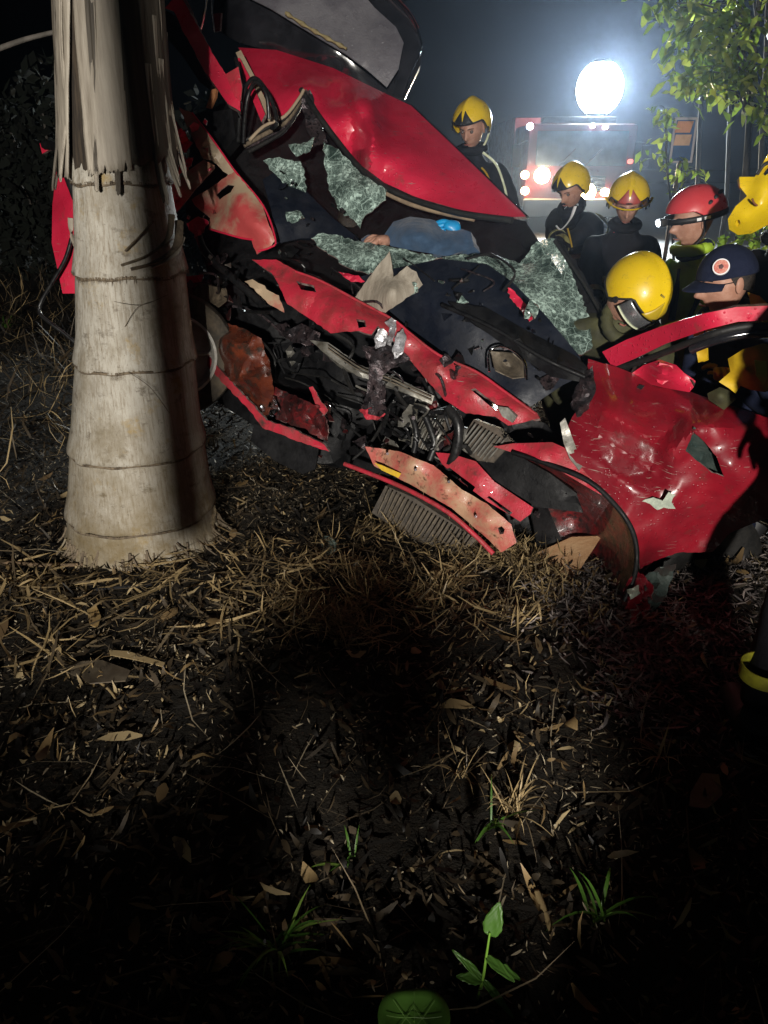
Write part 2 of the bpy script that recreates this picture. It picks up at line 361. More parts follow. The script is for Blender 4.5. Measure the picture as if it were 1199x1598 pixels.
def spline(P, n=6):
    P = [Vector(p) for p in P]
    if len(P) < 3: return [P[0].lerp(P[-1], i/n) for i in range(n+1)]
    out = []
    for i in range(len(P)-1):
        p0 = P[max(i-1, 0)]; p1 = P[i]; p2 = P[i+1]; p3 = P[min(i+2, len(P)-1)]
        for k in range(n):
            t = k/n
            out.append(.5*((2*p1)+(p2-p0)*t+(2*p0-5*p1+4*p2-p3)*t*t+(3*p1-p0-3*p2+p3)*t**3))
    return out+[P[-1]]
def tube_geo(P, r, seg=8, flat=1.0):
    V = []; Fc = []; up = Vector((.13, .21, .97)); n = len(P)
    for i, p in enumerate(P):
        d = (P[min(i+1, n-1)]-P[max(i-1, 0)]).normalized()
        a = d.cross(up); a = a.normalized() if a.length > 1e-4 else Vector((1, 0, 0)); b = a.cross(d)
        rr = r(i/(n-1)) if callable(r) else r
        for k in range(seg):
            t = 2*math.pi*k/seg; V.append(p+a*math.cos(t)*rr+b*math.sin(t)*rr*flat)
    for i in range(n-1):
        for k in range(seg): Fc.append((i*seg+k, i*seg+(k+1) % seg, (i+1)*seg+(k+1) % seg, (i+1)*seg+k))
    Fc.append(tuple(range(seg))[::-1]); Fc.append(tuple((n-1)*seg+k for k in range(seg)))
    return V, Fc
def tube(name, pts, r, m, parent=None, rel=True, seg=8, n=5, flat=1.0, world=False):
    P = [Vector(p) for p in pts] if world else [at(p[0], p[1], (yf(p[0]) if rel else 0)+p[2]) for p in pts]
    V, Fc = tube_geo(spline(P, n), r, seg, flat); return mesh_obj(name, V, Fc, m, parent, sharp=50)
def box_bm(sx, sy, sz, M=Matrix(), bev=.0, bm=None):
    own = bm is None
    if own: bm = bmesh.new()
    r = bmesh.ops.create_cube(bm, size=1.0, matrix=M @ Matrix.Diagonal((sx, sy, sz, 1)))
    if bev: bmesh.ops.bevel(bm, geom=list({e for v in r['verts'] for e in v.link_edges}), offset=bev, segments=2, affect='EDGES', profile=.6)
    return bm
def box(name, c, s, m, parent=None, rot=(0, 0, 0), bev=.01):
    return bm_obj(name, box_bm(*s, Matrix.Translation(Vector(c)) @ Euler(rot).to_matrix().to_4x4(), bev), m, parent)
def lathe(name, prof, m, parent=None, M=Matrix(), seg=32, sharp=40):
    V = []; Fc = []
    for (r, z) in prof:
        for k in range(seg): t = 2*math.pi*k/seg; V.append(M @ Vector((r*math.cos(t), r*math.sin(t), z)))
    for i in range(len(prof)-1):
        for k in range(seg): Fc.append((i*seg+k, i*seg+(k+1) % seg, (i+1)*seg+(k+1) % seg, (i+1)*seg+k))
    return mesh_obj(name, V, Fc, m, parent, sharp=sharp)
def aim(d): return Vector(d).to_track_quat('Z', 'Y').to_matrix().to_4x4()

# ================================================================== setting: ground and road
def build_ground():
    def axis(lo, hi, c, n):
        t = np.linspace(-1, 1, n); s = np.sign(t)*np.abs(t)**3.2
        return np.where(s < 0, c+s*(c-lo), c+s*(hi-c))
    xs = axis(-90, 90, 0, 150); ys = axis(-60, 160, 2.4, 170)
    V = [(x, y, ground_z(x, y) if abs(x) < 30 and abs(y) < 40 else 0.) for y in ys for x in xs]; n = len(xs)
    Fc = [(j*n+i, j*n+i+1, (j+1)*n+i+1, (j+1)*n+i) for j in range(len(ys)-1) for i in range(n-1)]
    o = mesh_obj('ground', V, Fc, SOIL); o['kind'] = 'structure'
    V = [(0.6, 11, .10), (40, 9, .10), (60, 60, .10), (1.0, 60, .10), (0.6, 11, -.1), (40, 9, -.1), (60, 60, -.1), (1.0, 60, -.1)]
    o = mesh_obj('road', V, [(0, 1, 2, 3), (0, 4, 5, 1), (0, 3, 7, 4)], ASPH, smooth=False); o['kind'] = 'structure'
build_ground()

def litter(name, n, region, L, W, m, seed, curl=.5, lift=.03, up=.25, label=None, dens=None):
    g = np.random.default_rng(seed); V = []; Fc = []
    k = 0; L0 = L
    while k < n:
        x = g.uniform(*region[0]); y = g.uniform(*region[1])
        if dens and g.random() > dens(x, y): continue
        k += 1
        l = L[0]+(L[1]-L[0])*g.random()**1.7; wd = g.uniform(*W); yaw = g.uniform(0, 6.283); z = ground_z(x, y)+g.uniform(.002, lift)
        d = Vector((math.cos(yaw), math.sin(yaw), g.normal(0, up))); d.normalize()
        s = d.cross(Vector((g.normal(0, .35), g.normal(0, .35), 1))).normalized(); u = s.cross(d)
        c = g.normal(0, curl); b = len(V); o = Vector((x, y, z)); bend = g.normal(0, .25)
        for t, ww in ((0, .25), (.3, 1.), (.7, .85), (1, .08)):
            p = o+d*(l*(t-.5))+u*(c*l*((t-.5)**2))+s*(bend*l*(t-.5)**2)
            p.z = max(p.z, ground_z(p.x, p.y)+.002)
            V += [p-s*wd*ww*.5+u*wd*.12, p+s*wd*ww*.5+u*wd*.12]
        Fc += [(b, b+1, b+3, b+2), (b+2, b+3, b+5, b+4), (b+4, b+5, b+7, b+6)]
    o = mesh_obj(name, V, Fc, m, smooth=True); o['kind'] = 'stuff'; o['label'] = label; o['category'] = 'leaf litter'; return o
DRY = leaf_mat('dry_leaves', (.24, .16, .07), (.10, .065, .032), (.34, .26, .14), tl=.15, rough=.55)
DARKL = leaf_mat('wet_dark_leaves', (.022, .016, .009), (.055, .038, .02), (.008, .0065, .005), tl=.1, rough=.62)
STRAW = leaf_mat('straw', (.42, .31, .16), (.25, .18, .085), (.10, .075, .045), tl=.15, rough=.5)
WCHIP = leaf_mat('grey_chips', (.17, .15, .14), (.08, .07, .07), (.26, .22, .20), tl=.05, rough=.4)
FINED = leaf_mat('mixed_fine_debris', (.16, .12, .07), (.03, .022, .014), (.30, .25, .17), tl=.05, rough=.6)
GREEN = leaf_mat('green_leaf', (.09, .20, .03), (.05, .12, .022), (.15, .24, .045), tl=.4, rough=.35)
TREEL = leaf_mat('tree_leaves', (.20, .28, .03), (.09, .16, .02), (.28, .34, .05), tl=.5, rough=.4)
litter('dark_leaf_litter', 26000, ((-4, 4), (.6, 7)), (.02, .10), (.004, .020), DARKL, 1, label='dark wet leaves and mulch covering the ground', up=.35, curl=1.1,
       dens=lambda x, y: .3+1.1*max(0, noise.noise(Vector((x*2, y*2, 25)))+.25))
litter('dry_leaf_litter', 4200, ((-3, 2.5), (.8, 6)), (.015, .10), (.003, .014), DRY, 2, label='scattered dry brown leaves and leaf scraps on the ground', up=.45, curl=1.3, lift=.04,
       dens=lambda x, y: .15+1.8*max(0, noise.noise(Vector((x*1.7, y*1.7, 35)))+.1))
litter('straw_heap', 2600, ((-.9, .9), (2.0, 3.3)), (.04, .22), (.002, .010), STRAW, 3, lift=.05, up=.3, curl=1.3, label='loose heap of pale dry straw under the smashed car front',
       dens=lambda x, y: max(0, 1-((x-.05)/.8)**2-((y-2.7)/.55)**2)*(.08+2.2*max(0, noise.noise(Vector((x*4, y*4, 1))))))
litter('wood_chip_mulch', 7500, ((.1, 2.8), (1.2, 3.4)), (.015, .10), (.003, .011), WCHIP, 4, label='greyish wet wood chip mulch right of the car', up=.35,
       dens=lambda x, y: max(0, 1-((x-1.45)/1.05)**2-((y-2.35)/.85)**2)*(.15+1.5*max(0, noise.noise(Vector((x*3, y*3, 5)))+.25)))
litter('fine_debris', 24000, ((-2.6, 2.6), (.8, 4.2)), (.008, .035), (.0015, .006), FINED, 12, label='fine bits of bark, leaf and stem strewn over the soil', up=.5, lift=.02,
       dens=lambda x, y: .25+1.2*max(0, noise.noise(Vector((x*2.5, y*2.5, 15)))+.2))
litter('thin_twigs', 420, ((-2.4, 2.4), (.9, 4)), (.10, .42), (.0018, .0045), FINED, 14, label='thin broken twigs and stems lying over the litter', up=.15, lift=.05, curl=.4)
litter('dry_strip_litter', 520, ((-2.2, -.2), (2.0, 3.3)), (.06, .34), (.003, .014), STRAW, 5, lift=.05, up=.2, label='long dry leaf strips fallen around the palm base',
       dens=lambda x, y: max(0, 1-((x+1.0)/1.0)**2-((y-2.55)/.6)**2)*(.2+1.6*max(0, noise.noise(Vector((x*4, y*4, 7))))))
litter('broad_leaf_litter', 170, ((-2.4, 2.2), (.9, 4)), (.05, .15), (.015, .045), DRY, 6, label='broader fallen leaves lying wet in the mulch', up=.25, curl=.8)

litter('undergrowth', 5200, ((-9, -1.5), (3.3, 14)), (.10, .5), (.004, .016), DARKL, 8, label='dark tangled undergrowth behind the palm', up=1.2, curl=.9, lift=.25)
litter('dry_stalks', 900, ((-6, -1.5), (3.4, 8)), (.15, .6), (.003, .009), STRAW, 9, label='dry yellowish stalks tangled in the undergrowth', up=1.4, curl=.8, lift=.25)

# ================================================================== palm tree
PALM_Y = 3.1
_pr = [(-900, 90, 200), (-400, 97, 216), (0, 103, 240), (150, 110, 249), (275, 117, 262), (420, 122, 287), (555, 123, 301), (690, 116, 316), (790, 113, 332), (845, 114, 341), (900, 122, 336)]
_tab = []
for py, l, r in _pr:
    a, b_ = at(l, py, PALM_Y), at(r, py, PALM_Y); _tab.append((a.z, (a.x+b_.x)/2, (b_.x-a.x)/2))
_tab.sort()
def palm_at(z):
    zs = [t[0] for t in _tab]
    return float(np.interp(z, zs, [t[1] for t in _tab])), float(np.interp(z, zs, [t[2] for t in _tab]))
def palm_z(py): return at(200, py, PALM_Y).z
def on_palm(px, py, out=.0):
    """distance of the bark surface at a photo point"""
    z = palm_z(py); c, r = palm_at(z); x = at(px, py, PALM_Y).x; dx = max(-1, min(1, (x-c)/r))
    return PALM_Y-math.sqrt(1-dx*dx)*r-out
def build_palm():
    t = thing('palm_tree', (-1.15, PALM_Y, 0), 'thick ringed grey palm trunk standing in front of the crashed red car', 'palm tree')
    rings = [palm_z(p) for p in (285, 424, 560, 692, 788, 842)]
    z0, z1 = -.1, 5.2; zs = list(np.linspace(z0, 2.4, 210))+list(np.linspace(2.45, z1, 40)); seg = 96; V = []; Fc = []
    for z in zs:
        c, r = palm_at(z)
        for k in range(seg):
            a = 2*math.pi*k/seg; wob = .012*noise.noise(Vector((math.cos(a)*2, math.sin(a)*2, 3)))
            rr = r; 
            for i, rz in enumerate(rings):
                d = z-rz-wob*1.6
                if 0 <= d < .10: rr += .013*(1-d/.10)
                if -.012 < d < 0: rr -= .008*(1+d/.012)
            rr += .006*noise.noise(Vector((math.cos(a)*3, math.sin(a)*3, z*2.4)))+.0022*noise.noise(Vector((a*26, 0, z*1.2)))
            if z < .12: rr += .03*(.12-z)/.12*noise.noise(Vector((a*9, 0, z*9)))
            V.append((c+rr*math.sin(a), PALM_Y-rr*math.cos(a), z))
    for j in range(len(zs)-1):
        for k in range(seg): Fc.append((j*seg+k, j*seg+(k+1) % seg, (j+1)*seg+(k+1) % seg, (j+1)*seg+k))
    mesh_obj('trunk', V, Fc, BARK, t)
    for rz in rings:
        P = []
        for k in range(73):
            a = 2*math.pi*k/72; z = rz+.012*noise.noise(Vector((math.cos(a)*2, math.sin(a)*2, 3)))*1.6-.004; c, r = palm_at(z); P.append(Vector((c+(r+.003)*math.sin(a), PALM_Y-(r+.003)*math.cos(a), z)))
        V2, F2 = tube_geo(P, .0055, 5); mesh_obj('ring_scar', V2, F2, FIBRE, t)
    # ragged fibres hanging at each ring and roots at the base
    g = random.Random(4); V = []; Fc = []
    for i, rz in enumerate(rings):
        for _ in range((120, 200, 70, 30, 40, 160)[i]):
            a = g.uniform(-1.9, 1.9); l = g.uniform(.006, (.02, .035, .02, .010, .012, .035)[i]); wd = g.uniform(.001, .003)
            zt = rz+.006+.02*noise.noise(Vector((math.cos(a)*2, math.sin(a)*2, 3))); c, r = palm_at(zt); r += .013
            b = len(V)
            for (da, dz, o) in ((-wd/r, 0, 0), (wd/r, 0, 0), (wd*.3/r+g.uniform(-.04, .04), -l, g.uniform(-.004, .008))):
                V.append((c+(r+o)*math.sin(a+da), PALM_Y-(r+o)*math.cos(a+da), zt+dz))
            Fc.append((b, b+1, b+2))
    o = mesh_obj('bark_fringe', V, Fc, FIBRE, t, smooth=False); o['kind'] = 'stuff'
    for _ in range(120):
        a = g.uniform(-1.8, 1.8); c, r = palm_at(.05); r *= g.uniform(.96, 1.02); wd = g.uniform(.003, .009); da = g.uniform(-.05, .05)
        p0 = Vector((c+r*math.sin(a), PALM_Y-r*math.cos(a), g.uniform(.02, .10))); p1 = p0+Vector((math.sin(a)*.015+da*.3, -math.cos(a)*.015, -g.uniform(.02, .05))); p2 = p1+Vector((math.sin(a)*.04+da, -math.cos(a)*.04, -.06))
        tube('root', [p0, p1, p2], lambda s, w_=wd: w_*(1-.6*s), g.choice([FIBRE, FIBRE, BARK]), t, seg=5, n=3, world=True)
    # dead leaf sheath with torn lower edge and a slit
    def strip(name, fa, fb, ztop, zbot, off, m, curl=0.):
        V = []; Fc = []; nu, nv = 22, 46
        for j in range(nv+1):
            s = j/nv
            for i in range(nu+1):
                u = i/nu; a = R(fa(s)+(fb(s)-fa(s))*u); zb = zbot(u)
                z = ztop+(zb-ztop)*s; c, r = palm_at(z)
                rr = r+off+curl*max(0, s-.7)/.3*.05+.007*noise.noise(Vector((a*5, s*3, off*99)))+.004*noise.noise(Vector((a*22, s*2, 1)))
                V.append((c+rr*math.sin(a), PALM_Y-rr*math.cos(a), z))
        for j in range(nv):
            for i in range(nu): k = j*(nu+1)+i; Fc.append((k, k+nu+1, k+nu+2, k+1))
        o = mesh_obj(name, V, Fc, m, t); md = o.modifiers.new('thickness', 'SOLIDIFY'); md.thickness = .006; md.offset = -1
    strip('slit_shade_strip', lambda s: -60, lambda s: 20, 2.35, lambda u: palm_z(262)+.03*noise.noise(Vector((u*8, 1, 4))), .006, SLITSHADE)  # near-black strip standing in for the shaded hollow behind the slit
    zt = 3.2; zb = palm_z(278); zr = palm_z(255)
    s0 = .62
    strip('leaf_sheath', lambda s: -112, lambda s: -24-14*max(0, s-s0)/.38, zt, lambda u: zb+.035*abs(noise.noise(Vector((u*9, 2, 0))))+.10*max(0, .3-u), .030, SHEATH, .35)
    strip('leaf_sheath', lambda s: -25+13*max(0, s-s0)/.38, lambda s: 28, zt, lambda u: zb+.01+.05*abs(noise.noise(Vector((u*11, 5, 0))))+.02*u, .024, SHEATH, .5)
    strip('leaf_sheath', lambda s: 27, lambda s: 118, zt, lambda u: zr+.07*noise.noise(Vector((u*6, 9, 0))), .032, DARKSH, .2)
    g2 = random.Random(15)
    for k in range(15):
        a0 = g2.uniform(-100, 100); wd = g2.uniform(4, 15); zz = zb+g2.uniform(-.07, .05) if k < 16 else zb+g2.uniform(.05, .6); dr = g2.uniform(-6, 6)
        strip('peeling_strip', lambda s, a0=a0, wd=wd, dr=dr: a0-wd*(1-.8*s)*.5+dr*s, lambda s, a0=a0, wd=wd, dr=dr: a0+wd*(1-.8*s)*.5+dr*s, zz+g2.uniform(.35, .9), lambda u, zz=zz: zz+.03*noise.noise(Vector((u*7, zz*50, 0))), g2.uniform(.033, .037), g2.choice([SHEATH, SHEATH, SHEATH, DARKSH]), g2.uniform(.1, .9))
    # torn fibre loops on the second ring
    for pts, r_, m in (([(268, 335), (262, 372), (232, 398), (190, 414)], .012, FIBRE), ([(280, 345), (275, 385), (240, 410), (205, 420)], .016, FIBRE),
                       ([(110, 340), (113, 370), (128, 400), (150, 420)], .010, SHEATH), ([(285, 370), (270, 400), (235, 418)], .012, SHEATH),
                       ([(196, 392), (215, 372), (240, 345)], .009, FIBRE), ([(176, 470), (220, 476), (262, 460)], .0025, FIBRE), ([(195, 510), (215, 480), (245, 468)], .002, FIBRE), ([(200, 580), (235, 605), (265, 645)], .003, FIBRE)):
        tube('bark_fibre', [at(x, y, on_palm(x, y, .012)) for x, y in pts], r_, m, t, seg=6, n=6, flat=.4, world=True)
build_palm()

# ================================================================== the crashed car
car = thing('crashed_car', (.1, 3.5, 0), 'smashed red hatchback tilted beside the palm trunk, its front torn open', 'car')
def S(name, o, m, **k): return sheet(name, o, m, car, **k)
def build_car():
    # ---- roof, tailgate, pillars
    S('roof', [(372, 74, 1.95), (432, 78, 1.95), (520, 106, 1.95), (600, 145, 1.9), (642, 165, 1.85), (700, 220, 1.6), (760, 278, 1.3), (822, 338, .98),
               (780, 339, .98), (720, 328, 1.02), (650, 308, 1.08), (600, 285, 1.12), (560, 255, 1.2), (525, 213, 1.28), (500, 178, 1.33), (478, 138, 1.42),
               (468, 158, 1.38), (444, 190, 1.3), (425, 168, 1.35), (394, 118, 1.6)], RED,
      extra=[(520, 150, 1.62), (556, 158, 1.40), (566, 200, 1.22), (572, 238, 1.13), (590, 190, 1.48), (610, 240, 1.20), (650, 220, 1.45), (700, 280, 1.2), (640, 275, 1.12), (450, 110, 1.75), (505, 128, 1.70), (545, 225, 1.26)],
      crumple=.012, cs=5, step=6, thick=.012,
      creases=[((500, 136), (556, 156), .05, 30), ((540, 150), (552, 205), -.11, 32), ((552, 205), (548, 262), -.08, 26), ((578, 152), (586, 200), .09, 28), ((586, 200), (576, 268), .08, 24), ((600, 252), (650, 236), .018, 22), ((430, 92), (560, 130), .02, 30), ((640, 180), (780, 310), .02, 24), ((690, 240), (640, 300), .012, 40)])
    tube('roof_gutter', [(642, 164, 1.83), (700, 219, 1.58), (760, 277, 1.28), (824, 339, .96)], .006, CHROME, car)
    tube('windscreen_seal', [(470, 140, 1.40), (500, 184, 1.30), (525, 218, 1.26), (560, 260, 1.18), (600, 291, 1.10), (650, 313, 1.06), (720, 333, 1.0), (800, 344, .95)], .016, RUBBER, car)
    tube('headliner_trim', [(600, 300, 1.13), (640, 318, 1.10), (690, 332, 1.06), (740, 342, 1.02)], .013, HEADL, car)
    S('tailgate', [(332, 24, 2.2), (338, -30, 2.3), (360, -80, 2.5), (560, -80, 2.6), (606, -10, 2.6), (640, 24, 2.55), (660, 66, 2.45), (656, 102, 2.35), (632, 154, 2.25),
                   (600, 150, 2.2), (520, 112, 2.15), (430, 82, 2.12), (372, 66, 2.12), (340, 48, 2.15)], BLACKGLOSS,
      extra=[(450, 50, 2.1), (520, 80, 2.1), (400, 40, 2.08)], step=14, thick=.05)
    S('rear_window', [(384, -6, 2.05), (400, -40, 2.13), (540, -40, 2.28), (585, 12, 2.26), (618, 42, 2.22), (630, 66, 2.16), (622, 108, 2.08), (604, 136, 2.03), (572, 108, 1.99), (540, 84, 1.98), (470, 42, 1.98), (424, 14, 2.00)], GREYGL, step=13, thick=.008)
    tube('window_sealant', [(446, 20, 1.94), (480, 42, 1.94), (512, 60, 1.94), (541, 76, 1.94)], lambda s: .010+.005*math.sin(s*31), SEAL, car)
    tube('tailgate_edge', [(604, -14, 2.55), (640, 22, 2.5), (657, 62, 2.42), (655, 84, 2.36), (645, 108, 2.3), (629, 153, 2.2)], .006, CHROME, car)  # bright tube laid along the edge as its highlight
    tube('tailgate_edge', [(604, -16, 2.58), (634, 14, 2.53), (652, 44, 2.48)], .012, REDDARK, car)
    tube('gas_strut', [(323, -10, 1.4), (319, 20, 1.4), (313, 45, 1.4)], .008, CHROME, car)
    tube('gas_strut', [(329, -10, 1.5), (331, 22, 1.5), (335, 50, 1.5)], .005, CHROME, car)
    S('rear_lamp', [(333, 22, 1.9), (345, 20, 1.9), (343, 48, 1.9), (336, 50, 1.9)], REDWETSHADE, thick=.02)
    S('windscreen_pillar', [(257, 13, .95), (268, 0, .95), (284, -4, .95), (320, 62, .97), (350, 112, .98), (374, 146, .95), (376, 174, .92), (356, 162, .9), (318, 108, .93), (282, 40, .93), (272, 18, .95)], RED, crumple=.008, cs=14, step=7, thick=.04, jag=1)
    S('pillar_trim', [(250, 16, .98), (276, 30, 1.0), (312, 96, 1.02), (334, 128, 1.0), (330, 142, 1.0), (312, 128, 1.0), (284, 86, 1.02), (252, 50, 1.02)], BLACK, step=9, thick=.03)
    S('pillar_gusset', [(352, 116, .94), (372, 104, .94), (378, 136, .92), (376, 158, .9), (366, 150, .9)], REDDIRT, step=6, thick=.006, crumple=.006)
    S('roof_side_rail', [(368, 82, 1.5), (376, 78, 1.52), (396, 116, 1.4), (412, 150, 1.32), (428, 184, 1.2), (420, 190, 1.18), (400, 152, 1.28), (384, 118, 1.4)], BEIGE, step=7, thick=.02, crumple=.006)
    S('roof_side_rail', [(368, 92, 1.42), (374, 90, 1.42), (392, 124, 1.32), (414, 178, 1.15), (408, 190, 1.12), (396, 160, 1.2)], RED, step=7, thick=.02, crumple=.006)
    for k, (dy, m) in enumerate(((0, RUBBER), (8, FIBRE), (15, DARKMET), (22, RUBBER), (-5, BEIGE))):
        tube('torn_header_rail', [(378+k*3, 222+dy*.7, .98), (412, 202+dy, 1.08), (444, 186+dy*.8, 1.2), (466, 158+dy*.6, 1.32), (474, 142+dy*.3, 1.38)], .009+.003*(k % 2), m, car, n=4)
    S('header_flap', [(470, 150, 1.36), (484, 140, 1.38), (500, 190, 1.3), (512, 222, 1.22), (490, 226, 1.18), (478, 200, 1.24)], DARKMET, crumple=.03, cs=20, step=6, jag=2)
    # ---- left side of the picture: torn wing, inner panels, door
    S('inner_wing', [(357, 272, .62), (367, 267, .62), (410, 321, .50), (429, 376, .40), (423, 384, .38), (401, 397, .36), (392, 373, .40), (368, 369, .42), (326, 356, .45), (328, 340, .48), (303, 319, .52), (299, 311, .54), (330, 292, .58)], PINK,
      extra=[(370, 320, .42), (400, 350, .35), (340, 325, .56)], crumple=.02, cs=9, step=6, jag=.8, thick=.004, holes=[[(345, 296), (356, 288), (366, 290), (360, 300), (350, 306), (343, 312), (338, 304)]])
    tube('inner_wing_flange', [(300, 176, .70), (333, 219, .66), (367, 267, .62), (411, 321, .50), (430, 374, .39), (422, 386, .37), (403, 392, .36)], .005, RED, car)
    tube('inner_wing_flange', [(326, 357, .44), (350, 364, .43), (375, 371, .41), (394, 374, .39)], .005, RED, car)
    S('wing_rail', [(279, 167, .76), (300, 176, .72), (333, 219, .66), (366, 267, .62), (357, 273, .62), (330, 250, .63), (316, 247, .62), (300, 214, .68)], BEIGE, extra=[(318, 222, .60)], crumple=.02, cs=16, step=5, jag=1)
    S('wing_bracket', [(264, 288, .45), (318, 249, .55), (335, 258, .56), (276, 332, .46), (265, 320, .44)], BUMP_M, extra=[(295, 285, .42)], crumple=.008, step=6, thick=.02)
    tube('wing_bracket_bead', [(268, 322, .42), (298, 294, .46), (330, 262, .53)], .006, RED, car)
    S('torn_wing_skin', [(256, 176, .85), (272, 186, .8), (300, 222, .72), (290, 238, .74), (266, 214, .8)], RED, crumple=.05, cs=16, step=5, jag=2)
    S('torn_wing_skin', [(262, 232, .6), (290, 246, .6), (300, 256, .6), (268, 286, .56), (258, 270, .58)], PINK, crumple=.05, cs=18, step=5, jag=3)
    S('bonnet_scrap', [(292, 348, .42), (310, 338, .42), (326, 346, .42), (318, 362, .42), (304, 372, .42)], RED, crumple=.03, cs=18, step=5, jag=2)
    S('bonnet_scrap', [(284, 432, .35), (308, 430, .35), (318, 428, .34), (314, 440, .34), (286, 442, .36)], RED, crumple=.02, cs=18, step=5, jag=1)
    S('side_door', [(93, 232, .15), (112, 252, .14), (190, 262, .22), (268, 282, .32), (266, 400, .34), (190, 440, .2), (128, 458, .08), (98, 458, .05), (90, 420, .05), (81, 380, .08), (82, 320, .1), (88, 268, .12)], RED, extra=[(100, 330, .03)], step=10, thick=.03, crumple=.006)
    tube('door_trim', [(70, 226, .2), (88, 230, .14), (100, 256, .07), (112, 290, .05), (120, 310, .05)], .022, BLACK, car)
    S('door_handle_trim', [(62, 224, .22), (78, 220, .2), (80, 232, .2), (66, 240, .22)], RED, thick=.02, step=6)
    tube('door_seal', [(112, 372, 0.0), (102, 405, -.02), (82, 440, -.05), (65, 470, -.08), (62, 488, -.1), (76, 502, -.1), (100, 520, -.08), (126, 542, -.06)], .010, HOSE, car)
    S('orange_foam', [(322, 168, 1.0), (330, 140, 1.0), (338, 138, 1.0), (336, 152, 1.0), (328, 170, 1.0)], ORANGE, step=5, thick=.02)
    S('seat_side', [(325, 175, 1.05), (362, 170, 1.05), (368, 215, 1.0), (350, 235, .95), (330, 215, 1.0)], BLACK, step=9, thick=.06)
    for a in ([(372, 222, .95), (374, 185, 1.0), (380, 145, 1.02), (396, 122, 1.0), (414, 138, .98), (428, 168, .95), (432, 192, .92), (424, 200, .95)],
              [(380, 224, .93), (382, 186, .97), (388, 148, 1.0), (400, 128, .98), (416, 148, .95), (420, 186, .95)],
              [(374, 150, 1.05), (376, 120, 1.1), (368, 92, 1.2)]):
        tube('door_seal_loop', a, .011, HOSE, car)
    # ---- cabin: dark interior shell, dashboard, cowl
    S('cabin_interior', [(300, 180, 1.4), (380, 150, 1.6), (470, 150, 1.9), (600, 300, 1.75), (820, 345, 1.3), (905, 470, 1.1), (930, 560, .95), (800, 560, .8), (640, 470, .85), (480, 440, .75), (330, 440, .65), (290, 330, 1.0)], BLACK, step=22, thick=.02, crumple=.05, cs=4)
    S('dashboard', [(440, 262, 1.0), (480, 300, .95), (520, 340, .9), (560, 372, .85), (520, 372, .78), (470, 372, .72), (432, 380, .6), (424, 330, .7), (410, 280, .9)], NAVYDASH, extra=[(470, 330, .78)], step=9, crumple=.02, thick=.02)
    S('bonnet_liner', [(560, 432, .42), (612, 420, .42), (690, 404, .50), (760, 412, .55), (800, 440, .52), (850, 490, .48), (905, 556, .40), (912, 585, .36), (880, 600, .30), (820, 640, .18), (760, 600, .2), (690, 548, .22), (640, 512, .28), (590, 470, .34)], NAVYDASH,
      extra=[(700, 460, .30), (760, 500, .28), (820, 560, .26), (660, 450, .33), (740, 450, .38)], crumple=.02, cs=5, step=11, thick=.006)
    S('wiper_cowl', [(700, 470, .20), (760, 480, .22), (830, 520, .24), (900, 556, .26), (918, 574, .24), (906, 596, .2), (860, 588, .16), (800, 548, .14), (740, 505, .15)], BLACK, extra=[(810, 530, .10), (870, 568, .12)], step=9, thick=.02, crumple=.01)
    tube('wiper_arm', [(690, 476, .16), (770, 512, .12), (850, 560, .10), (912, 588, .16)], .009, BLACK, car)
    S('cowl_corner', [(905, 590, .22), (925, 570, .22), (930, 600, .18), (918, 640, .1), (900, 650, .06), (890, 630, .1)], DARKMET, step=6, crumple=.05, cs=18, jag=2)
    S('headlamp_reflector', [(766, 548, .12), (800, 552, .12), (816, 566, .11), (820, 588, .08), (800, 590, .05), (774, 578, .06)], FIN, extra=[(795, 570, .2)], step=6, thick=.004)
    tube('headlamp_rim', [(764, 580, .05), (764, 550, .10), (782, 540, .12), (806, 550, .10), (820, 568, .08), (822, 592, .04)], .005, CHROME, car)
    gg = random.Random(77)
    def shards(n, x0, x1, y0, y1, d0, d1, mats_, rmin, rmax, nm, keep=lambda x, y: True):
        k = 0
        while k < n:
            x, y = gg.uniform(x0, x1), gg.uniform(y0, y1)
            if not keep(x, y): continue
            k += 1; n_ = gg.randint(3, 6); r_ = rmin+(rmax-rmin)*gg.random()**2; ph = gg.uniform(0, 6); st_ = gg.uniform(.3, 1); an = gg.uniform(0, 3.14); o = []
            for i in range(n_):
                a = ph+i*6.283/n_; ux, uy = math.cos(a)*r_*gg.uniform(.6, 1.3), math.sin(a)*r_*gg.uniform(.6, 1.3)*st_
                o.append((x+ux*math.cos(an)-uy*math.sin(an), y+ux*math.sin(an)+uy*math.cos(an), gg.uniform(d0(x, y), d1(x, y))))
            S(nm, o, gg.choice(mats_), step=5, crumple=.02, cs=25, jag=1, seed=k)
    on = lambda x, y: abs(y-(430+(x-600)*.5)) < 62
    shards(34, 600, 880, 425, 600, lambda x, y: .16, lambda x, y: .26, [GLASS, BLACK, BLACK, NAVYDASH, DARKMET, BLACK, GLASS], 3, 16, 'broken_trim', on)
    shards(26, 430, 600, 250, 400, lambda x, y: .62, lambda x, y: .80, [GLASS, BLACK, NAVYDASH, BLACK, DARKMET], 3, 15, 'broken_trim', lambda x, y: y > 250+(x-430)*.75)
    shards(22, 290, 400, 400, 500, lambda x, y: .22, lambda x, y: .4, [BLACK, DARKMET, BLACK, REDDARK, ALU], 4, 16, 'broken_trim')
    shards(20, 400, 620, 640, 720, lambda x, y: .0, lambda x, y: .15, [BLACK, DARKMET, REDDARK, BLACK], 4, 15, 'broken_trim')
    shards(16, 255, 330, 190, 340, lambda x, y: .45, lambda x, y: .7, [RED, BLACK, PINK, REDDARK, BLACK], 4, 13, 'torn_wing_scrap')
